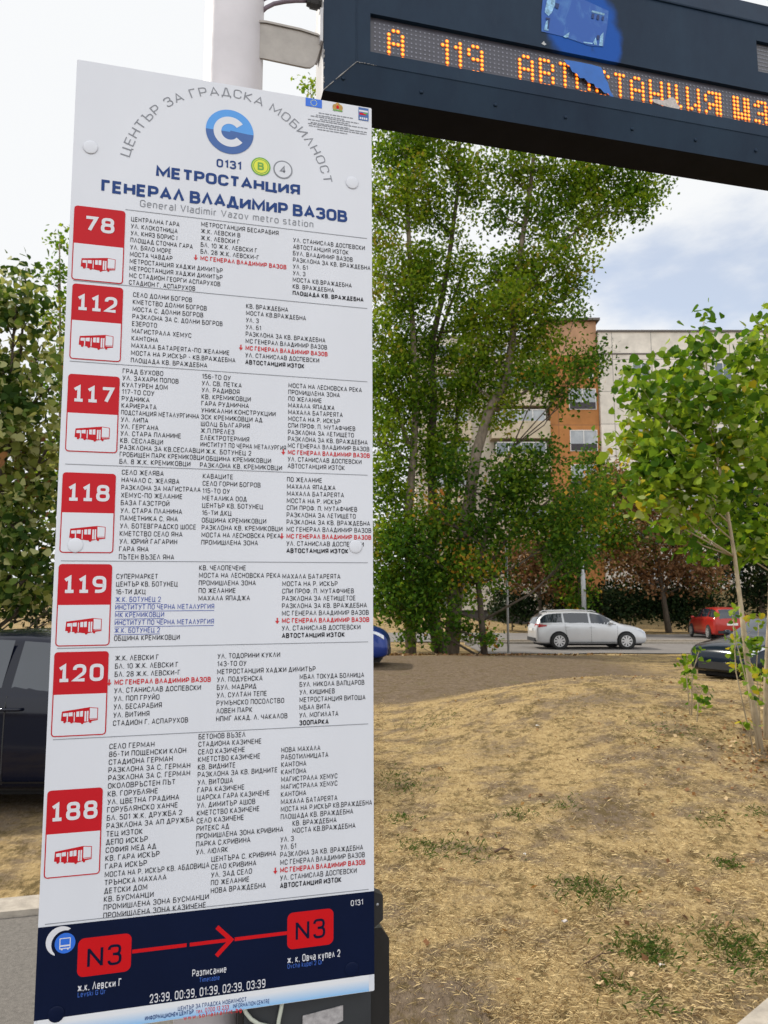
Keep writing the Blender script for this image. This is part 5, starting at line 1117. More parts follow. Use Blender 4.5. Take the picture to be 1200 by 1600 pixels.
# right: two young aspens on the mound
YA = 7.1
AG = 'young trees on the mound'
make_tree('young_aspen', 'young pale stemmed tree with large fresh leaves, leaning left one of the two', 'tree', (at(1190, 1165, YA).x, YA, gzf(at(1190, 1165, YA).x, YA)),
 [path([(1190, 1170), (1176, 1090), (1166, 1020), (1158, 950), (1148, 870), (1135, 790), (1118, 700), (1105, 600), (1100, 510)], YA, .034, .007)],
 [(1100, 500, 12, 20), (1096, 540, 26, 28), (1060, 580, 36, 36), (1010, 580, 18, 22), (1000, 620, 26, 32), (1040, 640, 42, 40), (1095, 620, 40, 44), (1000, 690, 30, 36), (1050, 710, 46, 40), (1110, 700, 44, 44), (1030, 770, 42, 34), (1085, 780, 46, 38), (1130, 790, 34, 36), (1060, 825, 34, 22), (1105, 845, 36, 24), (1140, 620, 26, 30), (1165, 700, 28, 34), (1070, 670, 36, 36), (1020, 720, 34, 34), (1075, 740, 40, 36), (985, 700, 16, 24), (1000, 760, 22, 26)],
 .086, asp, [.20, .40, .31, .06, .03], bark3, YA, dens=3.7, shape=LEAF6, spread=.10, per=9, limb_r=.008, group=AG, up=.5, droop=.5)
make_tree('young_aspen', 'young pale stemmed tree with large fresh leaves, at the right edge', 'tree', (at(1199, 1150, YA + .3).x, YA + .3, gzf(at(1199, 1150, YA + .3).x, YA + .3)),
 [path([(1197, 1150), (1198, 1060), (1203, 960), (1205, 860), (1210, 760), (1205, 640), (1198, 520)], YA + .3, .036, .008)],
 [(1196, 505, 14, 22), (1190, 545, 26, 34), (1165, 570, 28, 34), (1215, 590, 40, 50), (1185, 640, 36, 44), (1175, 760, 34, 44), (1230, 700, 50, 60), (1205, 720, 34, 44), (1190, 830, 40, 40), (1240, 820, 46, 50), (1165, 860, 26, 22)],
 .086, asp, [.20, .40, .31, .06, .03], bark3, YA + .3, dens=3.6, shape=LEAF6, spread=.10, per=9, limb_r=.008, group=AG, up=.5, droop=.5)
def sprout(label, stems, blobs, Y, wts):
    b0 = stems[0][0]; p = at(b0[0], b0[1], Y)
    return make_tree('sapling', label, 'plant', (p.x, p.y, gzf(p.x, p.y)), [path(s, Y, .008, .003) for s in stems], blobs, .062, asp, wts, bark3, Y, dens=2.23, shape=LEAF6, spread=.05, per=6, limb_r=.004, group='leafy suckers on the mound', up=.8, twig=False, crown='leaves')
sprout('leafy sucker standing alone before the dark parked car', [[(1078, 1095), (1073, 1060), (1070, 1030)], [(1078, 1095), (1082, 1050), (1092, 1018)]], [(1072, 1045, 9, 14), (1090, 1028, 8, 14), (1078, 1065, 10, 12)], 8.2, [.3, .4, .25, 0, .05])
sprout('short leafy sucker low on the slope, below the other one', [[(1085, 1115), (1092, 1090), (1098, 1075)]], [(1090, 1100, 11, 10), (1098, 1080, 8, 10)], 7.9, [.4, .4, .15, 0, .05])
sprout('leafy suckers round the leaning young trunk', [[(1186, 1140), (1165, 1060), (1150, 1000)], [(1188, 1140), (1182, 1040), (1186, 970)], [(1180, 1140), (1150, 1050), (1145, 960)]], [(1148, 955, 8, 10), (1148, 1000, 10, 16), (1156, 1025, 12, 16), (1180, 1010, 12, 22), (1186, 970, 9, 16), (1163, 1050, 12, 14), (1188, 1050, 11, 18), (1180, 1085, 12, 12), (1172, 1130, 9, 7)], 7.0, [.15, .35, .35, .05, .10])

# dry grass, green tufts, litter on the lawn
def gzv(P): return gz(P[:, 0], P[:, 1])
def soil_at(x, y): 
    i = np.clip(np.searchsorted(xs, x), 0, len(xs) - 1); j = np.clip(np.searchsorted(ys, y), 0, len(ys) - 1); return dirt[j, i]
def blades(P, ln, wd, tilt, lean):
    n = len(P); az = rng.uniform(0, 2 * np.pi, n); el = tilt
    d = np.stack([np.cos(az) * np.cos(el), np.sin(az) * np.cos(el), np.sin(el)], 1); s = np.stack([-np.sin(az), np.cos(az), np.zeros(n)], 1)
    a = P - s * wd[:, None]; b = P + s * wd[:, None]; m = P + d * ln[:, None] * .55 ; t = P + d * ln[:, None] + np.stack([np.cos(az), np.sin(az), -np.ones(n)], 1) * (ln * lean)[:, None]
    return np.stack([a, b, m + s * wd[:, None] * .6, t], 1).reshape(-1, 3)
n = 210000
yy = 1 / (1 / 2.5 - rng.uniform(size=n) * (1 / 2.5 - 1 / 13.0)); xx = rng.uniform(-.75, 1, n); xx = np.where(xx < 0, xx * 1.2, xx * (.62 * yy + .6))
keep = rng.uniform(size=n) > soil_at(xx, yy) * .96
keep &= ~((xx < -.55) & (yy < 5)) & ~((xx - 1.29) > (yy - 2.87) * 1.157 - .05) & ((yy > 2.62) | (xx < .6)) & (yy > 2.58)
clump = .5 + .5 * np.sin(xx * 5.1 + 2 * np.sin(yy * 3.3)) * np.sin(yy * 4.3 + xx * 1.7)
keep &= rng.uniform(size=n) < (.35 + .65 * clump)
P = np.stack([xx, yy, np.zeros(n)], 1)[keep]; P[:, 2] = gzv(P) + .004
k = len(P)
m_st = [mat('straw_pale', (.56, .425, .22), .95, spec=.05, var=.15, scale=3), mat('straw_tan', (.405, .295, .145), .95, spec=.05, var=.15, scale=3), mat('straw_brown', (.17, .105, .05), .95, spec=.05, var=.15, scale=3)]
g = fast_mesh('dry_grass', blades(P, rng.uniform(.014, .050, k), rng.uniform(.0006, .0015, k), np.abs(rng.normal(0, .35, k)) + .06, .12), 4, m_st, rng.choice(3, k, p=[.48, .36, .16]))
kind(g, 'stuff')
gt = []
for (px, py, n_, sp_) in ((1000, 1482, 260, .11), (1022, 1490, 160, .07), (1165, 1492, 420, .17), (1150, 1475, 120, .1), (930, 1396, 260, .15), (900, 1388, 90, .1), (660, 1322, 150, .13), (722, 1328, 130, .16), (622, 1280, 90, .09), (1138, 1352, 110, .07), (620, 1216, 160, .25), (806, 1274, 70, .09), (880, 1258, 60, .09), (960, 1540, 60, .06), (1190, 1272, 60, .1), (1030, 1575, 50, .08), (1120, 1282, 60, .1), (680, 1128, 160, .35), (1040, 1140, 150, .35), (640, 1230, 70, .15)):
    d = ray(px, py); t = 3.0
    for _ in range(40):
        q = EYE + d * t; t += (q.z - gzf(q.x, q.y)) / max(.15, -d.z) * .6
    q = EYE + d * t
    sp_ = sp_ * .8; n_ = int(n_ * 1.15); Pt = np.stack([q.x + rng.normal(0, sp_, n_), q.y + rng.normal(0, sp_ * 1.1, n_), np.zeros(n_)], 1); Pt[:, 2] = gzv(Pt); gt.append(Pt)
P = np.concatenate(gt); k = len(P)
m_gr = [leafmat('grass_green', (.060, .105, .020), .2), leafmat('grass_olive', (.115, .125, .035), .2), leafmat('grass_deep', (.035, .065, .014), .2)]
kind(fast_mesh('green_grass', blades(P, rng.uniform(.02, .055, k), rng.uniform(.0010, .0024, k), rng.uniform(.4, 1.4, k), .25), 4, m_gr, rng.choice(3, k, p=[.5, .3, .2])), 'stuff')
n = 700
P = np.stack([rng.normal(3.9, .7, n), rng.normal(6.7, .9, n), np.zeros(n)], 1); P = np.concatenate([P, np.stack([rng.normal(3.8, .35, 600), rng.normal(6.75, .35, 600), np.zeros(600)], 1), np.stack([rng.uniform(-.3, 5, 260), rng.uniform(3.2, 11, 260), np.zeros(260)], 1), np.stack([rng.normal(1.2, 3.0, 700), rng.normal(25.6, .7, 700), np.zeros(700)], 1)])
P[:, 2] = gzv(P) + .015
V = leaf_verts(P, .042, LEAF4, up=2.2); V[len(P) * 4 - 2800:] = leaf_verts(P[-700:], .16, LEAF4, up=2.2)
kind(fast_mesh('leaf_litter', V, 4, brn[:3] + [mat('leaf_straw', (.42, .30, .16), .9, var=.1)], rng.choice(4, len(P), p=[.3, .3, .25, .15])), 'stuff')
def ground_hit(px, py):
    d = ray(px, py); t = 3.0
    for _ in range(60):
        q = EYE + d * t; t += (q.z - gzf(q.x, q.y)) / max(.15, -d.z) * .6
    return EYE + d * t
m_twig = mat('dry_twig', (.10, .06, .035), .9, var=.3, scale=30)
def twig(p0, p1, r, label):
    a, c = ground_hit(*p0), ground_hit(*p1); a.z += r + .004; c.z += r + .004; m = a.lerp(c, .5) + Vector((0, .012, .012))
    b = MB(); b.tube([a, m, c], [r, r * .8, r * .4], 7); b.tube([m, m + Vector((.03, .02, .015))], [r * .5, r * .2], 5); o = b.build('twig', m_twig, smooth=True); tag(o, label, 'twig')
twig((915, 1508), (966, 1490), .0035, 'thin dry twig lying beside the green grass tuft')
twig((773, 1334), (796, 1331), .010, 'short thick brown stick lying on the dry lawn')
m_pap = mat('scrap_paper', (.62, .58, .53), .8, var=.1, scale=40)
def scrap(p, s, label, col=None):
    c = ground_hit(*p); b = MB(); n = 7
    pts = [(c.x + s * random.uniform(.6, 1.1) * math.cos(a), c.y + s * random.uniform(.5, 1) * math.sin(a), c.z + .022 + random.uniform(0, .012)) for a in np.linspace(0, 2 * math.pi, n + 1)[:-1]]
    b.add(pts + [(p_[0], p_[1], p_[2] - .004) for p_ in pts], [tuple(range(n)), tuple(range(2 * n - 1, n - 1, -1))] + [(i, i + n, (i + 1) % n + n, (i + 1) % n) for i in range(n)])
    o = b.build('paper_scrap', col or m_pap); tag(o, label, 'litter')
scrap((840, 1137), .034, 'white paper scrap on the upper slope of the mound')
scrap((1034, 1516), .017, 'pinkish white paper scrap near the kerb corner')
scrap((820, 1341), .011, 'tiny white scrap beside the short stick')
scrap((882, 1447), .020, 'crumpled pale scrap in the middle of the lawn', mat('scrap_grey', (.40, .36, .34), .8, var=.2, scale=60))

# ================================================================ APARTMENT BLOCK
YBd = 60.0
def bx(px, Y=YBd): return at(px, 900, Y).x
def bz(py, Y=YBd): return at(800, py, Y).z
def wallmat(name, col, w, h, seam, x0=0, z0=0, var=.1):
    m, nt, b = newmat(name); N = nt.nodes.new; K = nt.links.new
    b.inputs['Roughness'].default_value = .9
    tc = N('ShaderNodeTexCoord'); sp = N('ShaderNodeSeparateXYZ'); K(tc.outputs['Object'], sp.inputs[0])
    cb = N('ShaderNodeCombineXYZ'); K(sp.outputs[0], cb.inputs[0]); K(sp.outputs[2], cb.inputs[1])
    br = N('ShaderNodeTexBrick'); br.offset = 0; br.inputs['Scale'].default_value = 1; br.inputs['Brick Width'].default_value = w; br.inputs['Row Height'].default_value = h; br.inputs['Mortar Size'].default_value = .03; br.inputs['Mortar Smooth'].default_value = .2
    mp = N('ShaderNodeMapping'); mp.inputs['Location'].default_value = (x0, z0, 0); K(cb.outputs[0], mp.inputs[0]); K(mp.outputs[0], br.inputs['Vector'])
    br.inputs['Color1'].default_value = (*[c * (1 - var) for c in col], 1); br.inputs['Color2'].default_value = (*[min(1, c * (1 + var)) for c in col], 1); br.inputs['Mortar'].default_value = (*seam, 1)
    n1 = N('ShaderNodeTexNoise'); n1.inputs['Scale'].default_value = .9; n1.inputs['Detail'].default_value = 8; n1.inputs['Roughness'].default_value = .65; K(tc.outputs['Object'], n1.inputs['Vector'])
    mr = N('ShaderNodeMapRange'); mr.inputs[1].default_value = .3; mr.inputs[2].default_value = .7; mr.inputs[3].default_value = .78; mr.inputs[4].default_value = 1.16; K(n1.outputs[0], mr.inputs[0])
    sc = N('ShaderNodeVectorMath'); sc.operation = 'SCALE'; K(br.outputs['Color'], sc.inputs[0]); K(mr.outputs[0], sc.inputs['Scale']); K(sc.outputs[0], b.inputs['Base Color'])
    return m
ZR = bz(519); ZF = bz(553); ST = 2.78
m_wallb = wallmat('panel_wall_beige', (.50, .45, .37), 3.3, ST, (.20, .17, .14), 0, 0)
m_wallg = wallmat('panel_wall_pale', (.62, .57, .50), 3.3, ST, (.24, .22, .20))
m_wallo = wallmat('stair_wall_orange', (.37, .155, .046), 4.6, ST, (.20, .10, .05))
m_wally = wallmat('low_wall_yellow_shaded', (.24, .18, .085), 3.3, ST, (.22, .17, .1))  # yellow darkened, tree shade on the lower wall put into the colour
m_base = mat('basement_wall', (.055, .047, .042), .9, var=.3, scale=1.5)
m_roof = mat('roof_edge', (.11, .095, .085), .8, var=.2)
m_fr = mat('window_frame_white', (.62, .61, .59), .6, var=.05)
m_gl = mat('window_glass', (.075, .095, .115), .06, var=.3, scale=.6, spec=.9)
m_gl2 = mat('window_glass_curtain', (.30, .32, .34), .25, var=.25, scale=1.2)
m_dk = mat('window_void', (.02, .02, .022), .7, var=.2)
zg = -.4
bld = thing('apartment_building', 'beige panel apartment block with a tall orange stair tower behind the trees', 'building', loc=((bx(640) + bx(1300)) / 2, YBd + 5, zg))
def block(name, x0, x1, y0, y1, z0, z1, m):
    b = MB(); b.box(x0, x1, y0, y1, z0, z1); return b.build(name, m, bld)
xo0, xo1 = bx(868), bx(946)
wR = block('wall', bx(948), bx(1420), YBd, YBd + 12, 2.6, ZR, m_wallg)
wL = block('wall', bx(652), xo0 + .2, YBd + 1.2, YBd + 12, 2.6, bz(528, YBd + 1.2), m_wallb)
tow = block('stair_tower', xo0, xo1 + .05, YBd + .35, YBd + 10, zg, bz(500), m_wallo)
b = MB(); b.box(xo0 + .02, xo1, YBd + .3, YBd + .348, bz(575), bz(556)); b.build('tower_band', mat('tower_band_rust', (.30, .095, .025), .9, var=.35, scale=1.5), tow)
b = MB(); b.box(xo0 + .02, xo1, YBd + .32, YBd + .347, bz(553), bz(500) - .05); b.build('tower_head', mat('tower_head_rust', (.37, .21, .12), .9, var=.3, scale=1.0, stretch=(1, 1, .4)), tow)
b = MB(); b.box(xo0 - .35, xo1 + .3, YBd - .05, YBd + 10.2, bz(500), bz(496.5)); b.build('tower_roof', m_roof, tow)
b = MB(); b.box(bx(946), bx(1420), YBd - .12, YBd + 12, ZR, ZR + .16); b.build('roof_edge', m_roof, bld)
b = MB(); b.box(bx(652), xo0 - .4, YBd + 1.05, YBd + 12, bz(528, YBd + 1.2), bz(528, YBd + 1.2) + .16); b.build('roof_edge', m_roof, bld)
b = MB(); b.box(bx(948), bx(1420), YBd - .06, YBd - .003, ZF - .06, ZF + .06); b.build('cornice_line', m_roof, bld)
b = MB(); b.box(bx(946), bx(1420), YBd - .02, YBd + 12, zg, 2.6); b.build('basement', m_wally, bld)
b = MB(); b.box(bx(652), xo0, YBd + 1.1, YBd + 12, .9, 2.6); b.build('basement', m_wallb, bld)
b = MB(); b.box(bx(652), xo0, YBd + 1.3, YBd + 12, zg, .9); b.build('basement', m_base, bld)
def window(cx, cz, w, h, y, glass=None, parts=2):
    b = MB(); t = .07
    b.box(cx - w / 2, cx + w / 2, y - .05, y - .003, cz + h / 2 - t, cz + h / 2); b.box(cx - w / 2, cx + w / 2, y - .05, y - .003, cz - h / 2, cz - h / 2 + t)
    for k in range(parts + 1):
        xk = cx - w / 2 + (w - t) * k / parts; b.box(xk, xk + t, y - .05, y - .003, cz - h / 2 + t, cz + h / 2 - t)
    f = b.build('window', m_fr, bld)
    b = MB(); b.quad((cx - w / 2 + t * .5, y - .012, cz - h / 2 + t * .5), (cx + w / 2 - t * .5, y - .012, cz - h / 2 + t * .5), (cx + w / 2 - t * .5, y - .012, cz + h / 2 - t * .5), (cx - w / 2 + t * .5, y - .012, cz + h / 2 - t * .5))
    b.build('pane', glass or m_gl, f); return f
for fl in range(7):
    z = bz(580) - ST * fl
    for k, px in enumerate((1010, 1076, 1142, 1208)):
        if fl % 2 == 0 or k != 0 or fl > 2: window(bx(px) + .3, z, 1.5, 1.5, YBd, random.choice([m_gl, m_gl, m_gl2]))
# stair tower lights
for fl, (py, h, kindw) in enumerate(((582, .75, 0), (622, 1.8, 1), (687, 1.8, 1), (741, 1.8, 1), (794, 1.8, 1), (847, 1.8, 1))):
    if kindw == 0: window(bx(934), bz(py), .6, h, YBd + .35, m_dk, 1)
    else:
        w_ = window(bx(921), bz(py), 2.3, h, YBd + .35, m_gl2, 2)
        b = MB(); b.box(bx(921) - 1.08, bx(921) + 1.08, YBd + .27, YBd + .30, bz(py) - h / 2 + .05, bz(py) - h / 2 + .62); b.build('window_railing', mat('railing_dark', (.035, .03, .035), .7, var=.3) if fl == 1 else bpy.data.materials['railing_dark'], w_)
# balconies on the left wing
m_balc = mat('balcony_panel', (.46, .385, .28), .9, var=.14, scale=1.2)
for fl in range(7):
    z = bz(668) + ST * (2 - fl)
    for (pa_, pc_) in ((772, 866), (668, 740)):
        x0, x1 = bx(pa_), bx(pc_)
        if fl > 5: continue
        b = MB(); b.box(x0, x1, YBd - .1, YBd + .02, z - .75, z + .55); b.box(x0, x0 + .1, YBd + .02, YBd + 1.19, z - .75, z + .55); b.box(x1 - .1, x1, YBd + .02, YBd + 1.19, z - .75, z + .55); b.box(x0, x1, YBd - .14, YBd + 1.19, z - .93, z - .75)
        b.build('balcony', m_balc, bld)
        window((x0 + x1) / 2, z + 1.05, (x1 - x0) * .86, 1.05, YBd + .1, random.choice([m_gl, m_gl2]), 4)
window(bx(1018), bz(905), 1.6, 1.3, YBd - .02, m_dk, 3)
window(bx(700), 1.75, 1.4, .9, YBd + 1.1, m_gl, 2)

# ================================================================ POSTS
m_galv = mat('galvanised_post', (.38, .39, .40), .5, metal=.3, var=.12, scale=6)
lp = thing('street_lamp', 'pale grey street lamp post with a thicker foot beside the silver car', 'lamp post', loc=gpt(911, 42))
x, y, z0 = gpt(911, 42)
b = MB(); zt = at(911, 780, 42).z; zb = at(911, 897, 42).z
b.lathe([(.13, z0), (.13, zb), (.075, zb + .12), (.055, zt)], (x, y, 0), (0, 0, 1), 16); b.build('post', m_galv, lp, smooth=True)
b = MB(); b.tube([(x, y, zt - .05), (x, y - .15, zt + .18), (x, y - .7, zt + .28)], [.045, .04, .035], 8); b.build('arm', m_galv, lp, smooth=True)
b = MB(); b.tube([(x, y - .65, zt + .28), (x, y - .8, zt + .29), (x, y - 1.15, zt + .29), (x, y - 1.25, zt + .28)], [.05, .11, .10, .04], 10); b.build('lamp_head', m_galv, lp, smooth=True)
x, y, z0 = gpt(792, 27.2)
sp_ = thing('sign_post', 'thin grey post standing left of the silver car, its top in the leaves', 'post', loc=(x, y, z0))
b = MB(); zt = at(792, 835, 27.2).z; b.tube([(x, y, z0 - .1), (x, y, zt), (x, y, zt + .01)], [.042, .042, .02], 12); b.build('post', m_galv, sp_, smooth=True)
b = MB(); b.lathe([(.09, 0), (.09, .03)], (x, y, z0), (0, 0, 1), 12); b.build('foot_plate', m_galv, sp_)

# ================================================================ CARS
m_tyre = mat('tyre_rubber', (.018, .018, .018), .85, var=.2)
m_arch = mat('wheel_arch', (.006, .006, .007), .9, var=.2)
m_rim = mat('alloy_rim', (.55, .55, .56), .35, metal=.6, var=.06)
m_glass = mat('car_glass', (.014, .021, .032), .04, var=.2, scale=2, spec=.8)
m_trim = mat('black_trim', (.012, .012, .013), .6, var=.2)
m_tail = mat('tail_lamp_red', (.34, .012, .012), .2, var=.15, scale=20)
m_head = mat('head_lamp_glass', (.55, .57, .60), .12, var=.25, scale=18, metal=.3)
m_plate = mat('number_plate', (.70, .70, .68), .5, var=.06)
WAGON = [(-2.24, .42, .66, .70, .70, .70, .66), (-2.20, .30, .86, .92, .80, .80, .66), (-2.12, .22, .98, 1.22, .86, .84, .60), (-1.86, .20, 1.01, 1.42, .89, .88, .60), (-1.45, .19, 1.00, 1.475, .90, .89, .62), (-.8, .18, .98, 1.50, .90, .90, .62), (0, .18, .955, 1.49, .90, .90, .62), (.45, .18, .94, 1.42, .90, .90, .59), (.85, .18, .93, 1.20, .90, .895, .60), (1.22, .18, .91, .985, .90, .89, .68), (1.65, .18, .86, .94, .89, .87, .66), (1.98, .19, .80, .86, .87, .83, .60), (2.15, .22, .70, .76, .81, .77, .56), (2.235, .28, .58, .63, .72, .68, .5), (2.25, .36, .50, .52, .66, .62, .45)]
SUV = [(x, zb + .04, zs_ + (.13 if zs_ > .6 else .10), zt + (.16 if zt > 1.0 else .13), a, b_, c) for (x, zb, zs_, zt, a, b_, c) in WAGON]
MPV = [(x * .95, zb, zs_ + .04, zt + (.08 if zt > 1.05 else .04), a, b_, c + .02) for (x, zb, zs_, zt, a, b_, c) in WAGON]
SEDAN = [(-2.36, .42, .66, .70, .72, .70, .62), (-2.30, .30, .86, .92, .82, .80, .62), (-2.0, .21, .97, 1.02, .88, .86, .62), (-1.62, .19, .985, 1.06, .90, .885, .62), (-1.25, .18, .98, 1.25, .905, .89, .58), (-.8, .18, .965, 1.42, .905, .90, .60), (-.2, .18, .95, 1.46, .905, .90, .61), (.35, .18, .94, 1.42, .905, .90, .59), (.80, .18, .93, 1.20, .905, .895, .60), (1.2, .18, .91, .985, .90, .89, .68), (1.65, .18, .86, .94, .89, .87, .66), (2.04, .19, .80, .86, .87, .83, .60), (2.22, .22, .70, .76, .81, .77, .56), (2.31, .28, .58, .63, .72, .68, .5), (2.325, .36, .50, .52, .66, .62, .45)]
def carpaint(name, col, metal=.3, coat=.45, spec=.3, rough=.30):
    return mat(name, col, rough, metal=metal, var=.04, scale=3, coat=coat, spec=spec)
def interp(stn, x):
    for a, b_ in zip(stn[:-1], stn[1:]):
        if a[0] <= x <= b_[0]:
            t = (x - a[0]) / (b_[0] - a[0]); return [p + (q - p) * t for p, q in zip(a, b_)]
    return list(stn[0] if x < stn[0][0] else stn[-1])
def half_section(s):
    x, zb, zs_, zt, wl, wsh, wt = s; m = zb + (zs_ - zb) * .5
    return [(0, zb), (wl * .86, zb), (wl * .97, zb + .05), (wl, zb + .16), (wl + .005, m), (wsh + .004, zs_ - .05), (wsh * .975, zs_), (wsh * .94, zs_ + min(.03, (zt - zs_) * .3)), (wt + .03, zt - min(.07, (zt - zs_) * .5)), (wt * .82, zt - .008), (wt * .4, zt + .006), (0, zt + .01)]
def side_y(stn, x, z):
    s = interp(stn, x); h = half_section(s)
    for (y0, z0), (y1, z1) in zip(h[:-1], h[1:]):
        if z0 <= z <= z1 and z1 > z0: return y0 + (y1 - y0) * (z - z0) / (z1 - z0)
    return h[5][0]
def make_car(name, label, stn, paint, loc, heading, wins, wheels=(-1.32, 1.36), wr=.325, cat='car', spokes=5, trimrear=False, rails=False, rimm=None):
    root = thing(name, label, cat)
    b = MB(); nS = len(stn)
    secs = []
    for s in stn:
        h = half_section(s); ring_ = [(s[0], y, z) for y, z in h] + [(s[0], -y, z) for y, z in h[-2:0:-1]]; secs.append(ring_)
    kN = len(secs[0])
    for r in secs: b.v.extend(r)
    for i in range(nS - 1):
        for j in range(kN): b.f.append([i * kN + j, i * kN + (j + 1) % kN, (i + 1) * kN + (j + 1) % kN, (i + 1) * kN + j]); b.m.append(0)
    b.f.append(list(range(kN))); b.m.append(0); b.f.append([(nS - 1) * kN + j for j in range(kN)][::-1]); b.m.append(0)
    body = b.build('body', paint, root, smooth=True, local=True, sub=2, recalc=True)
    # side glass
    for (xa, xb, cut0, cut1) in wins:
        for sd in (1, -1):
            g = MB(); n = 9; pts = []
            for i in range(n):
                x = xa + (xb - xa) * i / (n - 1); s = interp(stn, x)
                zlo = s[2] + .035; zhi = s[3] - .075
                zhi = max(zlo + .004, zhi - (cut0 * max(0, 1 - i / 2.0)) - cut1 * max(0, 1 - (n - 1 - i) / 2.0))
                for q in (0, .5, 1):
                    z = zlo + (zhi - zlo) * q; pts.append((x, sd * (side_y(stn, x, z) + .004), z))
            g.add(pts, [(i * 3 + j, i * 3 + j + 1, (i + 1) * 3 + j + 1, (i + 1) * 3 + j) for i in range(n - 1) for j in range(2)])
            g.build('side_window', m_glass, root, smooth=True, local=True)
    # screens front and rear
    def screen(nm, x0, x1, wk):
        g = MB(); pts = []
        for i in range(5):
            x = x0 + (x1 - x0) * i / 4; s = interp(stn, x)
            for j in range(7): y = (j / 6 * 2 - 1) * (s[6] * wk + (.0 if i else 0)); pts.append((x, y, s[3] + .012 - abs(j / 6 * 2 - 1) ** 3 * .03))
        g.add(pts, [(i * 7 + j, i * 7 + j + 1, (i + 1) * 7 + j + 1, (i + 1) * 7 + j) for i in range(4) for j in range(6)])
        g.build(nm, m_glass, root, smooth=True, local=True)
    xs_ = [s[0] for s in stn]
    fr = [s for s in stn if s[0] > 0]; w0 = .42; w1 = 1.18
    screen('windscreen', w0, w1, .93)
    rtop = [s for s in stn if s[0] < -.7]
    if stn is SEDAN: screen('rear_window', -1.55, -.85, .9)
    else: screen('rear_window', stn[1][0] + .015, stn[3][0] - .04, .88)
    # wheels
    for wx in wheels:
        for sd in (1, -1):
            yo = sd * (interp(stn, wx)[4] + .005)
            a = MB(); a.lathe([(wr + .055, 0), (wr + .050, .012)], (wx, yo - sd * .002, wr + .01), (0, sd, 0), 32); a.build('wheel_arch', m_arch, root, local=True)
            t = MB(); t.lathe([(wr * .70, -.02), (wr * .96, -.02), (wr, .0), (wr, .03), (wr * .95, .045), (wr * .70, .048)], (wx, yo, wr), (0, sd, 0), 36, cap=False)
            wh = t.build('wheel', m_tyre, root, smooth=True, local=True)
            r = MB(); c = Vector((wx, yo + sd * .049, wr)); R1 = wr * .68
            r.lathe([(R1, -.002), (R1, .008), (R1 * .9, .008), (R1 * .88, .001)], c, (0, sd, 0), 32, cap=False)
            r.lathe([(R1 * .24, .0), (R1 * .22, .012)], c, (0, sd, 0), 16)
            for k in range(spokes):
                an = 2 * math.pi * k / spokes + .3; d = Vector((math.cos(an), 0, math.sin(an))); e = Vector((-math.sin(an), 0, math.cos(an)))
                w_i, w_o = R1 * (.16 if spokes <= 5 else .11), R1 * (.22 if spokes <= 5 else .15)
                q = [c + d * R1 * .1 + e * w_i, c + d * R1 * .1 - e * w_i, c + d * R1 * .93 - e * w_o, c + d * R1 * .93 + e * w_o]; yv = Vector((0, sd * .010, 0))
                r.add([tuple(p + yv) for p in q] + [tuple(p) for p in q], [(0, 1, 2, 3), (0, 4, 5, 1), (1, 5, 6, 2), (2, 6, 7, 3), (3, 7, 4, 0)])
            r.build('rim', rimm or m_rim, wh, local=True)
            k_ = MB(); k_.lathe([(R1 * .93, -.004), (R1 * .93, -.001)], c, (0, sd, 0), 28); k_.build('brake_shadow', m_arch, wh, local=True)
    # lamps, mirrors, handles, plate, sills, seams
    fx = stn[-1][0]; rx = stn[0][0]
    for sd in (1, -1):
        g = MB(); pts = []
        for i in range(5):
            x = fx - .52 + .42 * i / 4
            s = interp(stn, x); zt_ = s[2] - .015; zb_ = s[2] - (.06 + .05 * i / 4)
            for z in (zb_, zt_): pts.append((x, sd * (side_y(stn, x, z) + .008), z))
        g.add(pts, [(i * 2, i * 2 + 1, i * 2 + 3, i * 2 + 2) for i in range(4)]); g.build('headlight', m_head, root, smooth=True, local=True)
        g = MB(); pts = []
        for i in range(5):
            x = rx + .10 + .34 * i / 4; s = interp(stn, x); zc = .93 if stn is not SUV else 1.02; hh = .075 * (1 - .6 * i / 4)
            for z in (zc - hh, zc + hh): pts.append((x, sd * (side_y(stn, x, z) + .010), z))
        g.add(pts, [(i * 2, i * 2 + 1, i * 2 + 3, i * 2 + 2) for i in range(4)])
        y_ = interp(stn, rx + .1)[5]; g.quad((rx + .03, sd * y_ * .62, .83), (rx + .075, sd * y_ * .95, .83), (rx + .085, sd * y_ * .95, 1.0), (rx + .04, sd * y_ * .62, 1.0)); g.build('tail_light', m_tail, root, smooth=True, local=True)
        g = MB(); yb = side_y(stn, .80, .98); g.tube([(.74, sd * yb, 1.0), (.76, sd * (yb + .06), 1.02), (.76, sd * (yb + .10), 1.04), (.76, sd * (yb + .20), 1.04), (.76, sd * (yb + .22), 1.04)], [.03, .03, .075, .07, .03], 10); g.build('mirror', paint, root, smooth=True, local=True)
        for hx in (-.98, .02):
            z = interp(stn, hx)[2] - .10; y0 = side_y(stn, hx, z); g = MB(); g.tube([(hx - .10, sd * (y0 + .005), z), (hx - .08, sd * (y0 + .028), z), (hx + .07, sd * (y0 + .028), z), (hx + .09, sd * (y0 + .005), z)], .013, 8); g.build('door_handle', paint, root, smooth=True, local=True)
        g = MB()
        for dx in (-1.06, -.03, 1.02):
            pts = []
            for i in range(9):
                z = .26 + (interp(stn, dx)[2] + .0 - .26) * i / 8; x = dx + (.16 * (1 - i / 8) ** 2 if dx < -1 else 0)
                pts.append((x, sd * (side_y(stn, x, z) + .0015), z))
            for p, q in zip(pts[:-1], pts[1:]): g.quad((p[0] - .005, p[1], p[2]), (p[0] + .005, p[1], p[2]), (q[0] + .005, q[1], q[2]), (q[0] - .005, q[1], q[2]))
        g.build('door_seam', m_trim, root, local=True)
        g = MB(); pts = []
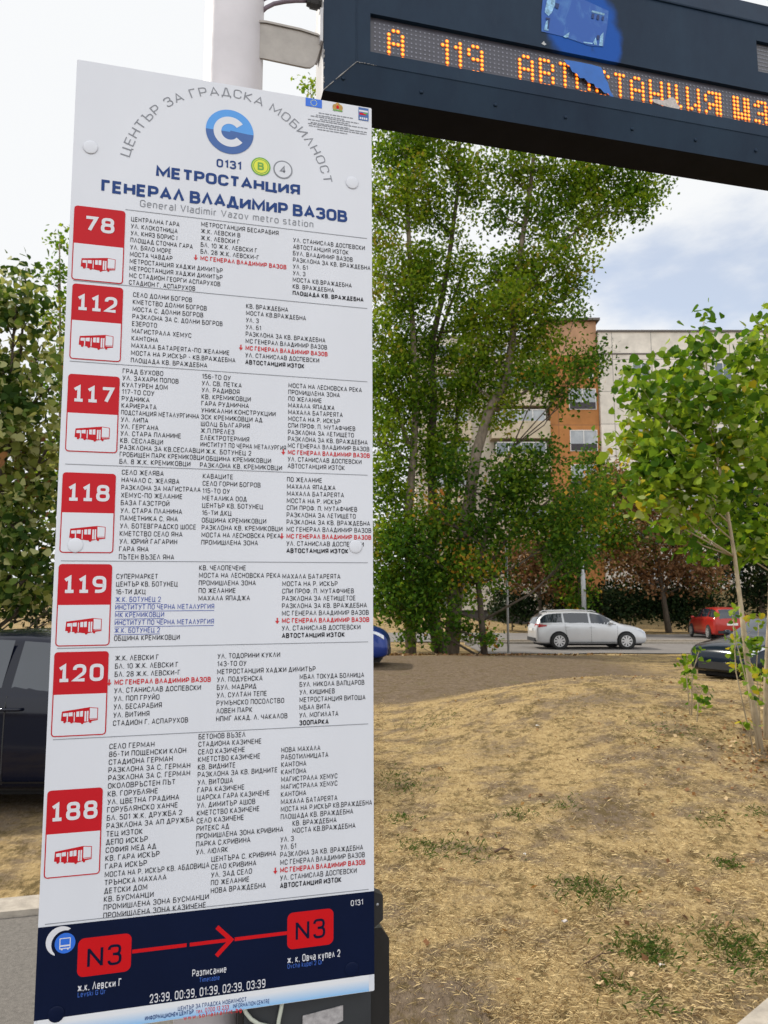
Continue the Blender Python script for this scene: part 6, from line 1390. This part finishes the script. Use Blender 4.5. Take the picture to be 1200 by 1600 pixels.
        for i in range(9):
            x = wheels[0] + .42 + (wheels[1] - wheels[0] - .84) * i / 8
            for z in (.20, .285): pts.append((x, sd * (side_y(stn, x, z) + .006), z))
        g.add(pts, [(i * 2, i * 2 + 1, i * 2 + 3, i * 2 + 2) for i in range(8)]); g.build('sill_trim', m_trim, root, local=True)
        if rails:
            g = MB(); g.tube([(-1.75, sd * .56, 1.43), (-1.6, sd * .57, 1.50), (-.6, sd * .58, 1.535), (.1, sd * .57, 1.515), (.25, sd * .56, 1.47)], .018, 8); g.build('roof_rail', m_rim, root, smooth=True, local=True)
    g = MB(); g.box(rx - .012, rx + .02, -.26, .26, .70, .81); g.build('number_plate', m_plate, root, local=True)
    g = MB(); g.box(rx - .02, rx + .14, -.68, .68, .30, .44); g.build('rear_bumper_trim', m_trim, root, local=True)
    g = MB(); g.box(fx - .10, fx + .012, -.48, .48, .30, .46); g.build('grille', m_trim, root, local=True)
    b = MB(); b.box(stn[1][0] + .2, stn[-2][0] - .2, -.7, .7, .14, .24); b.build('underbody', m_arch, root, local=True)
    root.matrix_basis = Matrix.Translation(Vector(loc)) @ Matrix.Rotation(math.atan2(heading[1], heading[0]), 4, 'Z')
    return root
W3 = [(-2.02, -1.16, .05, 0), (-1.08, -.10, 0, 0), (-.02, .98, 0, 0)]
WS = [(-1.28, -1.08, 0, 0), (-1.02, -.10, 0, 0), (-.02, .98, 0, 0)]
def cz(x, y): return gzf(x, y)
def onroad(px, py, Y): p = at(px, py, Y); return p.x, p.y
# silver estate, side on, nose to the right
x, y = onroad(925, 1000, 29.6)
make_car('parked_car', 'silver estate car seen from the side on the street', WAGON, carpaint('silver_paint', (.52, .525, .54), .35), (x, y + .9, cz(x, y) + .035), (1, .02), W3, spokes=9, rails=True)
# red people carrier, seen from behind
make_car('parked_car', 'red people carrier seen from behind across the street', MPV, carpaint('red_paint', (.36, .018, .012), .15), (17.3, 38.6, cz(17.3, 38.6) + .035), (.10, .99), W3, spokes=7)
# dark car half behind the mound
make_car('parked_car', 'dark blue saloon with bright alloy wheel, half hidden by the mound', SEDAN, carpaint('dark_paint', (.006, .011, .019), .0, .25, .2, .15), (9.5, 17.7, cz(9.5, 17.7) - .03), (-.90, -.43), WS, spokes=5)
# blue suv nose
make_car('parked_car', 'bright blue off-road car whose nose shows beside the board', SUV, carpaint('blue_paint', (.008, .030, .19), .3), (-2.10, 19.9, cz(-2.0, 20)), (1, -.06), W3, spokes=5, wr=.36)
# white hatch far away
make_car('parked_car', 'small white car far off beyond the poplar trunks', MPV, carpaint('white_paint', (.70, .70, .70), .0), (-1.75, 64, cz(-1.75, 64)), (1, .1), W3, spokes=7)
# dark car close on the left
make_car('parked_car', 'dark blue saloon close behind the board at the left edge', SEDAN, carpaint('midnight_paint', (.0035, .005, .013), .0, .22, .2, .10), (-3.02, 6.95, cz(-3.0, 6.95) - .0), (1, .01), WS, spokes=5)
